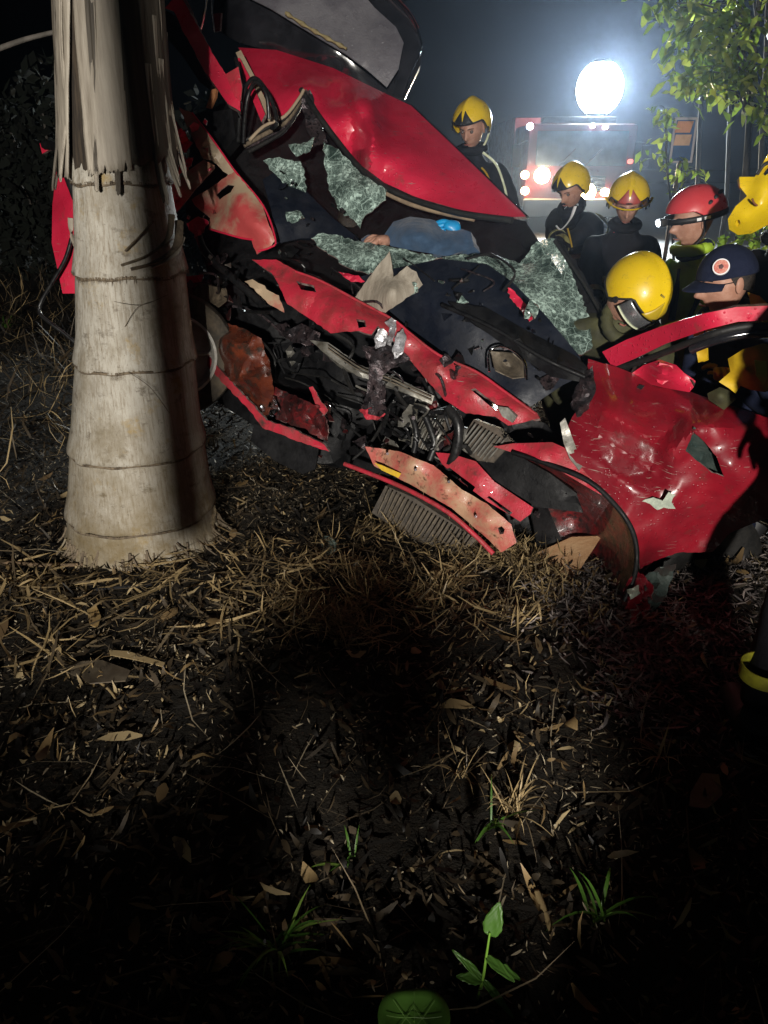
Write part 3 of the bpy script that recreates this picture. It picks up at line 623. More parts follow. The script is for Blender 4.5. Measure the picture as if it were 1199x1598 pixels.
    shards(18, 780, 900, 640, 840, lambda x, y: .02, lambda x, y: .12, [BLACK, DARKMET, BLACK, REDDARK], 4, 18, 'torn_liner_scrap', lambda x, y: y > 640+(x-780)*.5 and y < 830)
    for k in range(16):
        x0, y0 = gg.uniform(430, 760), gg.uniform(380, 470); pts = [(x0, y0, .45)]
        for _ in range(3): pts.append((pts[-1][0]+gg.uniform(-25, 40), pts[-1][1]+gg.uniform(-10, 30), gg.uniform(.24, .45)))
        tube('dash_wiring', pts, gg.choice([.003, .004, .006]), gg.choice([HOSE, RUBBER, HOSE, DARKMET]), car, seg=6, n=5)
    # ---- windscreen
    W = [('a', [(411, 250, .98), (430, 246, 1.0), (470, 252, 1.02), (476, 270, 1.0), (478, 296, .95), (470, 316, .9), (452, 302, .9), (434, 276, .93)]),
         ('b', [(505, 222, 1.18), (528, 232, 1.2), (560, 268, 1.14), (604, 296, 1.06), (602, 312, 1.03), (584, 326, 1.0), (570, 336, .98), (563, 357, .92), (552, 344, .95), (530, 330, .98), (516, 300, 1.04), (508, 262, 1.12)]),
         ('c', [(485, 372, .62), (505, 363, .68), (560, 376, .70), (620, 388, .70), (690, 402, .66), (650, 412, .6), (604, 424, .52), (575, 428, .46), (545, 418, .48), (512, 396, .54)]),
         ('d', [(838, 376, .95), (866, 372, .95), (880, 396, .9), (902, 448, .8), (922, 500, .66), (924, 544, .52), (908, 554, .46), (866, 534, .44), (818, 506, .42), (780, 478, .42), (735, 430, .5), (690, 402, .6), (740, 396, .72), (786, 402, .8), (812, 412, .85)]),
         ('e', [(440, 332, .75), (466, 328, .78), (476, 340, .75), (460, 348, .7), (444, 346, .7)]),
         ('f', [(450, 226, 1.1), (474, 222, 1.14), (492, 214, 1.18), (484, 236, 1.1), (462, 244, 1.05)])]
    for k, (n_, o) in enumerate(W):
        cx = sum(p[0] for p in o)/len(o); cy_ = sum(p[1] for p in o)/len(o)
        S('shattered_windscreen', o, GLASS, extra=[(cx, cy_, sum(p[2] for p in o)/len(o)-.05)], crumple=.010, cs=8, step=5, jag=2.2, thick=.006, seed=k)
    S('windscreen_tint_band', [(868, 372, .98), (884, 388, .96), (912, 430, .86), (944, 490, .74), (930, 508, .70), (918, 492, .74), (898, 440, .84), (880, 400, .92)], BLACK, step=8, jag=2, crumple=.01, thick=.006)
    tube('windscreen_seal', [(866, 376, .92), (910, 440, .8), (945, 500, .68), (975, 545, .55), (1000, 570, .45)], .008, RUBBER, car)
    S('torn_red_trim', [(791, 448, .42), (800, 452, .42), (820, 474, .38), (832, 498, .34), (826, 502, .34), (810, 480, .37), (796, 464, .4)], RED, step=4, jag=1.5, crumple=.02, cs=20)
    S('torn_red_trim', [(528, 424, .32), (560, 430, .34), (570, 440, .34), (548, 440, .32)], RED, step=5, jag=1, crumple=.02, cs=20)
    # ---- front: cross members, beams, brackets
    S('upper_cross_member', [(393, 405, .22), (431, 405, .22), (462, 422, .20), (502, 437, .2), (560, 468, .18), (614, 497, .16), (640, 518, .15), (685, 552, .13), (743, 577, .12), (785, 606, .10), (838, 644, .08),
        (843, 653, .05), (793, 664, .02), (773, 650, .02), (727, 645, .02), (693, 624, .03), (660, 586, .05), (636, 556, .08), (612, 529, .09), (590, 508, .06), (580, 522, .02), (560, 516, .02), (516, 520, .02), (485, 498, .05), (462, 483, .08), (448, 474, .08), (435, 444, .12), (424, 426, .16)], REDDIRT,
        extra=[(480, 460, .08), (540, 488, .06), (610, 508, .10), (670, 565, .06), (740, 610, .0), (800, 645, .01), (700, 590, .0)], crumple=.04, cs=9, step=6, jag=.8, thick=.012,
        holes=[[(462, 438), (490, 446), (494, 456), (470, 452)], [(735, 608), (742, 606), (778, 634), (774, 642)], [(556, 498), (570, 500), (572, 510), (560, 512)]])
    tube('cross_member_flange', [(462, 424, .17), (502, 439, .16), (560, 470, .14), (614, 499, .12), (640, 520, .11), (685, 554, .09), (743, 580, .08), (785, 609, .06), (836, 646, .04)], .006, REDDIRT, car)
    S('cross_member_latch', [(776, 634, -.02), (792, 636, -.02), (806, 650, -.03), (800, 660, -.03), (784, 650, -.03)], ALU, step=5, thick=.015)
    S('torn_flap', [(382, 439, .14), (394, 436, .14), (435, 461, .10), (444, 488, .06), (418, 474, .08), (400, 455, .11)], PINK, crumple=.02, cs=14, step=5, jag=1.5)
    for k, o in enumerate(([(584, 528, .04), (590, 514, .05), (598, 512, .05), (606, 520, .05), (600, 540, .03), (588, 544, .02)], [(600, 503, .06), (612, 496, .06), (619, 501, .05), (616, 520, .05), (610, 540, .02), (604, 538, .03), (608, 512, .05)],
                     [(620, 520, .03), (630, 512, .05), (634, 530, .04), (628, 552, .02), (616, 560, 0), (612, 546, .02)], [(560, 640, -.03), (580, 636, -.02), (602, 646, -.02), (590, 656, -.03), (572, 654, -.03)])):
        S('torn_metal', o, TORN if k < 3 else REDDIRT, crumple=.05, cs=24, step=4, jag=1.5, seed=k)
    S('latch_support', [(566, 540, .0), (600, 540, .02), (626, 545, .02), (640, 560, .03), (618, 570, .0), (598, 586, -.02), (602, 640, -.03), (592, 650, -.03), (562, 645, -.02), (574, 604, -.01), (576, 570, -.0)], DARKMET, crumple=.06, cs=15, step=5, jag=1.5, thick=.008)
    S('bumper_bar', [(484, 531, .12), (512, 534, .12), (561, 569, .1), (610, 586, .08), (678, 618, .05), (674, 631, .03), (607, 603, .03), (556, 586, .04), (505, 550, .08)], ALU, extra=[(560, 577, .02), (640, 608, -.01)], step=5, thick=.03, crumple=.01, jag=.6)
    for dy in (3, 8): tube('bumper_bar_groove', [(512, 536+dy, .06), (561, 570+dy, .03), (610, 588+dy, .0), (674, 617+dy, -.02)], .003, FIN, car)
    S('lower_bumper_beam', [(570, 697, -.06), (622, 704, -.07), (677, 726, -.08), (721, 764, -.10), (760, 786, -.11), (798, 818, -.12), (806, 847, -.13), (782, 862, -.14), (758, 838, -.13), (705, 793, -.12), (639, 755, -.10), (584, 727, -.07)], BUMP_M,
      extra=[(640, 728, -.14), (700, 768, -.16), (760, 815, -.17)], crumple=.012, cs=8, step=6, jag=.5, thick=.02, holes=[[(777, 824), (783, 821), (788, 826), (786, 833), (780, 834)]])
    S('warning_sticker', [(584, 722, -.128), (596, 726, -.134), (626, 739, -.148), (622, 746, -.148), (596, 734, -.136)], STICK, step=5, thick=.002)
    for k, (bx_, by_) in enumerate(((604, 708), (648, 733), (700, 752), (742, 806))): tube('bolt', [(bx_, by_, -.12), (bx_+1, by_, -.19)], .006, DARKMET, car, seg=7, n=1)
    S('lower_cross_plate', [(680, 706, .0), (704, 708, .0), (743, 720, -.02), (772, 752, -.04), (832, 792, -.07), (828, 802, -.08), (812, 814, -.09), (790, 800, -.09), (760, 782, -.08), (720, 752, -.05), (690, 724, -.02)], REDDIRT,
      extra=[(745, 750, -.07)], crumple=.02, cs=11, step=5, thick=.012, holes=[[(696, 732), (702, 730), (742, 760), (738, 766)], [(760, 776), (764, 774), (800, 800), (796, 804)]])
    tube('lower_bar', [(538, 724, -.02), (600, 748, -.06), (650, 771, -.10), (700, 800, -.13), (740, 834, -.14), (770, 864, -.15)], .011, REDDIRT, car)
    S('scorched_side_rail', [(316, 528, .2), (322, 512, .2), (344, 502, .16), (380, 512, .12), (408, 528, .08), (421, 570, .05), (428, 612, .02), (414, 656, .0), (386, 630, .05), (340, 580, .12)], BROWNRED,
      extra=[(360, 550, .02), (390, 590, .0)], crumple=.06, cs=9, step=6, jag=1, thick=.008)
    S('side_rail_edge', [(298, 532, .12), (304, 530, .12), (345, 578, .05), (393, 630, -.02), (416, 656, -.05), (456, 668, -.06), (506, 694, -.08), (514, 705, -.08), (470, 690, -.07), (410, 668, -.05), (386, 636, -.02), (330, 579, .06)], REDDIRT, crumple=.015, cs=14, step=5, jag=1, thick=.015)
    S('crushed_bracket', [(420, 600, .02), (440, 610, .0), (470, 622, -.02), (500, 634, -.02), (510, 655, -.04), (512, 690, -.06), (470, 668, -.05), (430, 654, -.03)], REDDARK, crumple=.07, cs=15, step=5, jag=2)
    S('crushed_bracket', [(482, 605, .0), (488, 603, .0), (500, 625, -.02), (512, 640, -.03), (506, 648, -.03), (492, 630, -.02)], REDDIRT, crumple=.03, cs=20, step=4, jag=1)
    S('splash_plate', [(397, 661, -.02), (440, 676, -.03), (498, 697, -.04), (492, 732, -.08), (472, 740, -.09), (430, 720, -.07), (391, 688, -.04)], BLACK, step=8, crumple=.01, thick=.01)
    S('crushed_lamp_lens', [(404, 632, .0), (416, 612, .0), (430, 622, -.02), (436, 640, -.02), (424, 652, -.02), (412, 648, -.01)], CHROME, crumple=.08, cs=30, step=4, jag=1)
    tube('tow_hook', [(509, 628, -.05), (515, 632, -.06), (514, 644, -.06)], .008, CHROME, car)
    # ---- engine bay
    S('engine_bay', [(290, 440, .7), (400, 430, .7), (480, 470, .7), (600, 530, .6), (700, 620, .5), (850, 660, .45), (900, 700, .4), (900, 860, .35), (780, 850, .3), (600, 740, .3), (480, 720, .3), (330, 620, .5), (296, 540, .6)], BLACK, step=22, thick=.02, crumple=.06, cs=5)
    def rad(name, o, m, nf, a, b_, c, d, depth):
        S(name, o, RADI, step=10, thick=.04, crumple=.004)
        for k in range(nf):
            t = (k+.5)/nf; p = (a[0]+(b_[0]-a[0])*t, a[1]+(b_[1]-a[1])*t); q = (c[0]+(d[0]-c[0])*t, c[1]+(d[1]-c[1])*t)
            tube('cooling_fin', [(p[0], p[1], depth(p)), (q[0]+rng.uniform(-1.5, 1.5), q[1], depth(q))], .0035, m, car, seg=5, n=3)
    rad('lower_radiator', [(580, 800, .0), (602, 758, .02), (645, 776, .0), (700, 812, -.02), (744, 842, -.04), (722, 872, -.06), (672, 860, -.05), (636, 838, -.03)], FIN, 22, (604, 762), (740, 842), (586, 802), (716, 872), lambda p: -.03-(p[0]-600)*.0004)
    rad('upper_radiator', [(716, 690, .1), (740, 654, .12), (778, 668, .1), (800, 690, .08), (770, 722, .05), (740, 718, .06)], ALU, 9, (740, 660), (790, 688), (716, 692), (762, 722), lambda p: .06)
    rad('upper_radiator', [(640, 690, .14), (664, 640, .16), (702, 636, .15), (690, 690, .1), (664, 702, .1)], ALU, 7, (664, 646), (702, 640), (640, 694), (672, 704), lambda p: .09)
    S('radiator_shroud', [(730, 700, .1), (790, 700, .08), (860, 740, .05), (900, 770, .05), (910, 800, .03), (830, 790, .0), (770, 750, .02)], BLACK, step=9, thick=.02, crumple=.01)
    g = random.Random(21)
    for k in range(46):
        x0, y0 = g.uniform(590, 730), g.uniform(570, 700); pts = [(x0, y0, g.uniform(.02, .22))]
        for _ in range(3): pts.append((pts[-1][0]+g.uniform(-28, 28), pts[-1][1]+g.uniform(-8, 38), g.uniform(-.02, .2)))
        tube('wiring', pts, g.choice([.004, .005, .007, .010]), g.choice([HOSE, HOSE, DARKMET, RUBBER, ALU]), car, seg=6, n=5)
    for k in range(26):
        x0, y0 = g.uniform(300, 560), g.uniform(420, 640); pts = [(x0, y0, g.uniform(.15, .4))]
        for _ in range(3): pts.append((pts[-1][0]+g.uniform(-15, 45), pts[-1][1]+g.uniform(-8, 40), g.uniform(.08, .35)))
        tube('wiring', pts, g.choice([.004, .006, .009]), g.choice([HOSE, HOSE, DARKMET, RUBBER]), car, seg=6, n=5)
    for pts, r_ in (([(306, 352, .5), (316, 385, .46), (336, 410, .42), (370, 440, .36), (410, 475, .3)], .020), ([(700, 636, .05), (716, 664, .02), (712, 704, .0), (700, 730, .0)], .022), ([(664, 650, .08), (678, 690, .05), (670, 720, .02)], .016), ([(640, 640, .1), (650, 676, .06), (646, 706, .04)], .014)):
        tube('coolant_hose', pts, r_, HOSE, car, seg=10, n=6)
    g = random.Random(5)
    for k in range(34):      # crushed fragments packed in the engine bay
        x, y = g.uniform(600, 720), g.uniform(560, 700); o = []
        n_ = g.randint(4, 6); r_ = g.uniform(6, 16); ph = g.uniform(0, 6)
        for i in range(n_): o.append((x+math.cos(ph+i*6.283/n_)*r_*g.uniform(.6, 1.3), y+math.sin(ph+i*6.283/n_)*r_*g.uniform(.6, 1.3), g.uniform(.03, .16)))
        S('engine_fragment', o, g.choice([DARKMET, DARKMET, BLACK, ALU, BLACK, REDDARK]), step=5, crumple=.03, cs=25, jag=1, seed=k)
    for k in range(20):
        x, y = g.uniform(440, 560), g.uniform(480, 560); o = []
        n_ = g.randint(4, 6); r_ = g.uniform(6, 18); ph = g.uniform(0, 6)
        for i in range(n_): o.append((x+math.cos(ph+i*6.283/n_)*r_*g.uniform(.6, 1.3), y+math.sin(ph+i*6.283/n_)*r_*g.uniform(.6, 1.3), g.uniform(.15, .35)))
        S('engine_fragment', o, g.choice([DARKMET, BLACK, BLACK, ALU]), step=5, crumple=.03, cs=25, jag=1, seed=k+50)
    S('strut_tower', [(440, 520, .2), (470, 505, .2), (500, 520, .18), (498, 536, .16), (478, 540, .15), (470, 536, .16), (456, 534, .18)], DARKMET, step=5, crumple=.05, cs=18)
    # ---- wheel left of the picture
    c = at(274, 552, 3.66); M = Matrix.Translation(c) @ aim((.25, -1, .12))
    lathe('tyre', [(.19, -.09), (.25, -.10), (.285, -.085), (.298, -.05), (.300, 0), (.298, .05), (.285, .085), (.25, .10), (.19, .09)], MUDRUB, car, M, 48)
    lathe('wheel_rim', [(.06, .05), (.10, .045), (.16, .05), (.185, .07), (.20, .098), (.188, .10), (.175, .08)], RIM, car, M, 48)
    for k in range(6):
        a = k*math.pi/3; tube('wheel_spoke', [M @ Vector((.05*math.cos(a), .05*math.sin(a), .07)), M @ Vector((.18*math.cos(a), .18*math.sin(a), .08))], .018, RIM, car, world=True, n=2, flat=.5)
    S('air_filter_box', [(292, 450, .3), (312, 442, .3), (340, 448, .28), (346, 466, .26), (326, 476, .26), (296, 470, .28)], FIBRE, step=6, thick=.05, crumple=.02, cs=14)
    # ---- right wing of the picture, arch, door
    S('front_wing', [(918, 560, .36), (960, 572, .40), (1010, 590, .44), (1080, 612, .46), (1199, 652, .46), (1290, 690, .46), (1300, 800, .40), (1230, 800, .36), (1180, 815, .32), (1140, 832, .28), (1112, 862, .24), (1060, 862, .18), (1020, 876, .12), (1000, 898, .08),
        (996, 862, .02), (982, 818, .0), (952, 778, -.01), (918, 742, .0), (884, 704, .02), (884, 668, .10), (900, 640, .16), (914, 604, .26)], REDWETSHADE,
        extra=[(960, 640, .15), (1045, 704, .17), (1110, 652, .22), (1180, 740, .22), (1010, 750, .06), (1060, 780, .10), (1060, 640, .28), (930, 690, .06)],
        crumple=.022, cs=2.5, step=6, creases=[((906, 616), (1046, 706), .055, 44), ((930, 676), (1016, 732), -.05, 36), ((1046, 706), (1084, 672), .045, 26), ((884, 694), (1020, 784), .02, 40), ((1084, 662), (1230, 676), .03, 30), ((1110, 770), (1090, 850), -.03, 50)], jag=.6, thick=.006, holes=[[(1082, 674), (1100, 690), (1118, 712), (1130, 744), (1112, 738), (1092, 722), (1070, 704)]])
    S('torn_liner', [(1060, 700, .22), (1082, 668, .12), (1102, 686, .16), (1122, 712, .2), (1134, 750, .2), (1108, 738, .24), (1082, 718, .24)], UNDER, step=6, crumple=.02, cs=14, jag=1, thick=.006)
    S('scraped_patch', [(1002, 782, .02), (1020, 776, .025), (1034, 782, .03), (1044, 768, .036), (1054, 772, .04), (1048, 784, .036), (1054, 794, .036), (1036, 792, .03), (1026, 796, .026), (1014, 786, .02)], PALEP, step=5, jag=1, thick=.003)
    S('wing_nose_flap', [(770, 697, -.0), (800, 692, .02), (862, 690, .05), (884, 700, .04), (920, 742, .0), (958, 782, -.02), (930, 768, -.02), (880, 738, -.01), (820, 712, -.01)], REDDIRT, extra=[(850, 706, -.02)], step=6, crumple=.012, cs=8, thick=.006)
    S('torn_wing_edge', [(874, 660, .06), (882, 652, .08), (896, 690, .04), (910, 726, .0), (904, 734, -.02), (890, 716, .0), (880, 692, .02)], ALU, step=5, crumple=.01, thick=.005)
    tube('arch_lip', [(800, 706, -.02), (860, 726, -.03), (920, 752, -.04), (962, 790, -.04), (986, 826, -.04), (994, 862, -.05), (990, 900, -.09), (974, 938, -.15)], .010, BLACK, car)
    S('arch_liner', [(800, 708, .1), (860, 728, .08), (920, 754, .05), (962, 792, .02), (986, 828, .0), (992, 866, -.02), (986, 905, -.06), (968, 945, -.12), (930, 935, -.03), (900, 900, .15), (880, 860, .2), (850, 800, .22), (820, 750, .2)], REDDARK, extra=[(920, 840, .25), (900, 800, .3)], step=10, crumple=.01, cs=5, thick=.008)
    S('arch_liner', [(760, 690, .12), (800, 706, .12), (850, 780, .2), (880, 850, .2), (870, 870, .2), (838, 852, .15), (830, 800, .1), (790, 760, .1)], BLACK, step=9, crumple=.03, cs=9, thick=.01)
    S('torn_wing_corner', [(968, 948, -.16), (976, 916, -.10), (990, 890, -.04), (1004, 896, -.04), (1020, 914, -.06), (1014, 950, -.14), (996, 976, -.20), (974, 992, -.25), (978, 966, -.19)], REDWETSHADE, crumple=.05, cs=15, step=5, jag=1.5)
    S('torn_liner', [(1004, 900, -.03), (1030, 885, .04), (1056, 880, .10), (1040, 930, -.02), (1016, 960, -.12), (1010, 930, -.08)], UNDER, crumple=.04, cs=14, step=6, jag=1.5)
    S('scraped_patch', [(978, 920, -.16), (996, 912, -.14), (1000, 926, -.15), (984, 936, -.17)], PALEP, crumple=.04, cs=30, step=4, jag=2)
    c = at(1085, 885, 2.85); M = Matrix.Translation(c) @ aim((.35, -1, .1))
    lathe('tyre', [(.19, -.09), (.25, -.10), (.285, -.085), (.298, -.05), (.300, 0), (.298, .05), (.285, .085), (.25, .10), (.19, .09), (.10, .05), (.001, .05)], RUBBER, car, M, 40)
    S('door_window_frame', [(940, 549, 0.50), (978, 530, 0.45), (1030, 510, 0.37), (1100, 489, 0.26), (1150, 479, 0.29), (1200, 477, 0.34), (1290, 484, 0.42), (1290, 512, 0.42), (1200, 500, 0.34), (1152, 502, 0.29), (1104, 514, 0.26), (1040, 536, 0.36), (990, 560, 0.43), (956, 574, 0.48)], RED, extra=[(1050, 520, 0.34), (1150, 490, 0.29)], step=8, thick=.035)
    tube('door_window_seal', [(955, 578, 0.50), (1000, 564, 0.44), (1050, 545, 0.36), (1110, 522, 0.29), (1160, 510, 0.32), (1220, 508, 0.38)], .014, RUBBER, car)
    tube('door_window_seal', [(1080, 545, 0.31), (1120, 530, 0.29), (1170, 520, 0.33), (1230, 520, 0.39)], .018, BLACKGLOSS, car)
    S('door_mirror', [(984, 584, .42), (1004, 570, .42), (1030, 561, .42), (1056, 570, .42), (1074, 588, .42), (1083, 604, .42), (1076, 612, .42), (1040, 606, .44), (1000, 596, .44)], RED, extra=[(1035, 585, .32)], step=6, thick=.07)
    S('mirror_mount', [(962, 578, .5), (990, 566, .5), (1006, 572, .48), (990, 590, .46), (970, 590, .48)], BLACK, step=6, thick=.04)
    S('door_panel', [(1080, 620, .7), (1010, 590, .7), (960, 575, .68), (1000, 568, .7), (1100, 540, .8), (1180, 530, .85), (1290, 540, .85), (1290, 700, .7), (1190, 655, .7)], BLACK, step=20, thick=.03) if False else None
    S('wing_paint_chip', [(992, 606, .34), (998, 600, .34), (1006, 602, .34), (998, 612, .34)], BLACK, step=4, thick=.003)
build_car()
def car_rear():
    RY = Matrix.Translation((.02, 4.75, .50)) @ Matrix.Rotation(R(17), 4, 'Y') @ Matrix.Rotation(R(-6), 4, 'Z')
    def b(nm, c, sz, m, bev=.03): return bm_obj(nm, box_bm(*sz, RY @ Matrix.Translation(c), bev), m, car)
    b('floor_pan', (0, 0, -.12), (1.45, 2.3, .08), BLACK); b('rear_panel', (0, 1.15, .18), (1.4, .06, .55), RED)
    for sx in (-1, 1):
        b('rear_side_panel', (sx*.74, .55, .16), (.05, 1.25, .52), RED); b('door_sill', (sx*.72, -.55, -.06), (.10, 1.1, .12), REDDIRT)
        lathe('tyre', [(.17, .09), (.25, .10), (.29, .06), (.29, -.06), (.25, -.10), (.17, -.09)], RUBBER, car, RY @ Matrix.Translation((sx*.68, .72, -.18)) @ aim((1, 0, 0)), 32)
    b('rear_seat', (0, .55, .16), (1.2, .18, .55), BLACK, .06)
car_rear()

# things lying about the car
o = sheet('palm_leaf_scrap', [(553, 466, .20), (580, 428, .20), (608, 392, .24), (612, 418, .22), (614, 432, .20), (636, 415, .24), (650, 424, .24), (660, 444, .22), (640, 462, .18), (602, 488, .12), (575, 478, .16)], SHEATH, None,
          extra=[(612, 450, .10), (590, 445, .17), (636, 442, .20)], step=6, jag=1, thick=.004, crumple=.01)
tag(o, 'torn piece of dry grey palm sheath lying on the crossbar', 'leaf piece')
def board():
    P = [at(808, 880, 2.86), at(892, 838, 2.92), at(940, 836, 2.86), at(880, 927, 2.58)]
    P[0].z = max(P[0].z, .0)
    d = Vector((.35, .5, -.79))*.03
    V = P+[p+Vector((.01, .03, -.012)) for p in P]
    o = mesh_obj('wooden_board', V, [(3, 2, 1, 0), (4, 5, 6, 7), (0, 1, 5, 4), (1, 2, 6, 5), (2, 3, 7, 6), (3, 0, 4, 7)], WOOD, smooth=False)
    tag(o, 'pale wooden board propped under the torn wheel arch', 'board')
board()

# ================================================================== people
SKIN = mat('skin', (.42, .23, .165), (.34, .17, .115), rough=.5, scale=30, bump=.15, bscale=120)
NAVY = mat('navy_cloth', (.006, .009, .024), (.011, .015, .036), rough=.9, scale=9, spec=.2, bump=.4, bscale=16, bump2=.3, bscale2=300)
BLACKCLOTH = mat('black_turnout_cloth', (.005, .005, .007), (.011, .0105, .014), rough=.9, scale=8, spec=.15, bump=.5, bscale=14, bump2=.3, bscale2=300)
BLUECL = mat('blue_cloth', (.02, .05, .10), (.035, .075, .14), rough=.85, scale=10, sheen=.2, bump=.6, bscale=18)
HIVIS = mat('hi_vis_cloth', (.34, .52, .03), (.28, .42, .03), rough=.7, scale=12, bump=.35, bscale=18)
OLIVE = mat('olive_cloth', (.055, .055, .02), (.03, .03, .014), rough=.8, scale=9, bump=.5, bscale=14)
YEL = mat('yellow_helmet_shell', (.74, .52, .010), (.66, .45, .010), rough=.26, coat=.5, scale=3, c3=(.30, .21, .04), s3=24, lo3=.60, hi3=.78, bump=.05, scratch=(.18, .13, .05))
YELCL = mat('yellow_cloth', (.62, .40, .01), (.50, .32, .012), rough=.6, scale=8, bump=.35, bscale=18)
REDH = mat('red_helmet_shell', (.55, .05, .06), (.48, .04, .05), rough=.3, coat=.3, scale=4)
REFL = mat('reflective_tape', (.66, .70, .50), (.5, .54, .36), rough=.35, scale=30)
STRAPM = mat('black_strap', (.01, .01, .011), rough=.6)
SILV = mat('visor_silver', (.55, .57, .58), (.3, .31, .33), rough=.2, metal=.8, scale=14)
HAIR = mat('dark_hair', (.012, .009, .007), (.03, .022, .016), rough=.6, scale=60, bump=.6, bscale=160)
NITR = mat('blue_nitrile', (.01, .30, .62), (.01, .22, .5), rough=.35, scale=14)
WHITEP = mat('white_plastic', (.75, .76, .78), rough=.4)
EYE = mat('eye', (.10, .08, .07), rough=.15)
REDCL = mat('red_collar_cloth', (.5, .03, .06), rough=.8)

def skin_mesh(name, J, E, rad, root, m, parent, sub=2):
    me = bpy.data.meshes.new(name); me.from_pydata([tuple(j) for j in J], E, []); me.materials.append(m)
    o = bpy.data.objects.new(name, me); link(o, parent); PINV[o.name] = Matrix.Identity(4)
    md = o.modifiers.new('skin', 'SKIN'); md.use_smooth_shade = True; md.branch_smoothing = .6
    sv = me.skin_vertices[0].data
    for i, r in enumerate(rad):
        sv[i].radius = (r, r) if not isinstance(r, tuple) else r; sv[i].use_root = (i == root)
    s = o.modifiers.new('sub', 'SUBSURF'); s.levels = sub; s.render_levels = sub
    return o
def ik(a, c, l1, l2, pole):
    d = c-a; L = min(d.length, (l1+l2)*.995); u = d.normalized(); x = (l1*l1-l2*l2+L*L)/(2*L); h = math.sqrt(max(0, l1*l1-x*x))
    p = pole-u*pole.dot(u); p = p.normalized() if p.length > 1e-4 else Vector((0, 1, 0))
    return a+u*x+p*h
def hand(parent, wrist, d, nrm, m, name='glove', r=.0105, curl=.5):
    d = d.normalized(); nrm = (nrm-d*nrm.dot(d)).normalized(); s = d.cross(nrm)
    J = [wrist, wrist+d*.05, ]; rad = [.030, .036]; E = [(0, 1)]
    for k, (off, l) in enumerate(((-.032, .068), (-.011, .078), (.011, .072), (.031, .056))):
        b = len(J); k0 = wrist+d*.092+s*off; rad += [.015, r*1.1, r, r*.85]
        a = curl; p1 = k0+(d*math.cos(a)-nrm*math.sin(a))*l*.5; p2 = p1+(d*math.cos(a*2)-nrm*math.sin(a*2))*l*.32; p3 = p2+(d*math.cos(a*2.6)-nrm*math.sin(a*2.6))*l*.25
        J += [k0, p1, p2, p3]; E += [(1, b), (b, b+1), (b+1, b+2), (b+2, b+3)]
    b = len(J); t0 = wrist+d*.04-s*.04; J += [t0, t0+d*.03-s*.03-nrm*.01, t0+d*.055-s*.04-nrm*.025]; rad += [.017, .013, .010]; E += [(1, b), (b, b+1), (b+1, b+2)]
    return skin_mesh(name, J, E, rad, 1, m, parent, 2)
def head_mesh(parent, M, ears=True):
    nu, nv = 64, 44; V = []; Fc = []
    gs = lambda x, z, cx, cz, sx, sz: math.exp(-((x-cx)/sx)**2-((z-cz)/sz)**2)
    for j in range(nv+1):
        th = math.pi*j/nv
        for i in range(nu):
            ph = 2*math.pi*i/nu; x = .076*math.sin(th)*math.sin(ph); y = -.098*math.sin(th)*math.cos(ph); z = .118*math.cos(th)
            if z < 0:
                t = min(1, -z/.118); x *= 1-.22*t; y *= 1-.05*t
                if y > 0: y *= 1-.45*t
            if y < 0:
                fr = min(1, -y/.05)
                y -= fr*(.036*gs(x, z, 0, -.024, .012, .018)+.012*gs(x, z, 0, .005, .009, .024)+.007*gs(x, z, 0, .034, .05, .011)+.008*gs(x, z, 0, -.058, .024, .008)+.007*gs(x, z, 0, -.072, .022, .007)+.014*gs(x, z, 0, -.10, .026, .018))
                y += fr*(.012*gs(x, z, .031, .012, .015, .012)+.012*gs(x, z, -.031, .012, .015, .012)+.005*gs(x, z, 0, -.083, .03, .007))
            V.append(M @ Vector((x, y, z)))
    for j in range(nv):
        for i in range(nu): Fc.append((j*nu+i, (j+1)*nu+i, (j+1)*nu+(i+1) % nu, j*nu+(i+1) % nu))
    h = mesh_obj('head', V, Fc, SKIN, parent)
    for s in (-1, 1):
        if ears:
            bm = bmesh.new(); bmesh.ops.create_uvsphere(bm, u_segments=14, v_segments=10, radius=1, matrix=M @ Matrix.Translation((s*.077, .012, -.005)) @ Euler((R(-12), 0, R(18*s))).to_matrix().to_4x4() @ Matrix.Diagonal((.010, .020, .033, 1)))
            bm_obj('ear', bm, SKIN, h)
        bm = bmesh.new(); bmesh.ops.create_uvsphere(bm, u_segments=12, v_segments=8, radius=.0125, matrix=M @ Matrix.Translation((s*.031, -.079, .010))); bm_obj('eye', bm, EYE, h)
        tube('eyebrow', [M @ Vector((s*.014, -.100, .029)), M @ Vector((s*.032, -.096, .034)), M @ Vector((s*.05, -.080, .029))], .0035, HAIR, h, world=True, n=4, seg=5, flat=.6)
    tube('lips', [M @ Vector((-.022, -.098, -.0655)), M @ Vector((0, -.1055, -.064)), M @ Vector((.022, -.098, -.0655))], .0035, REDCL if False else mat('lips', (.36, .13, .10), rough=.45), h, world=True, n=4, seg=6)
    return h
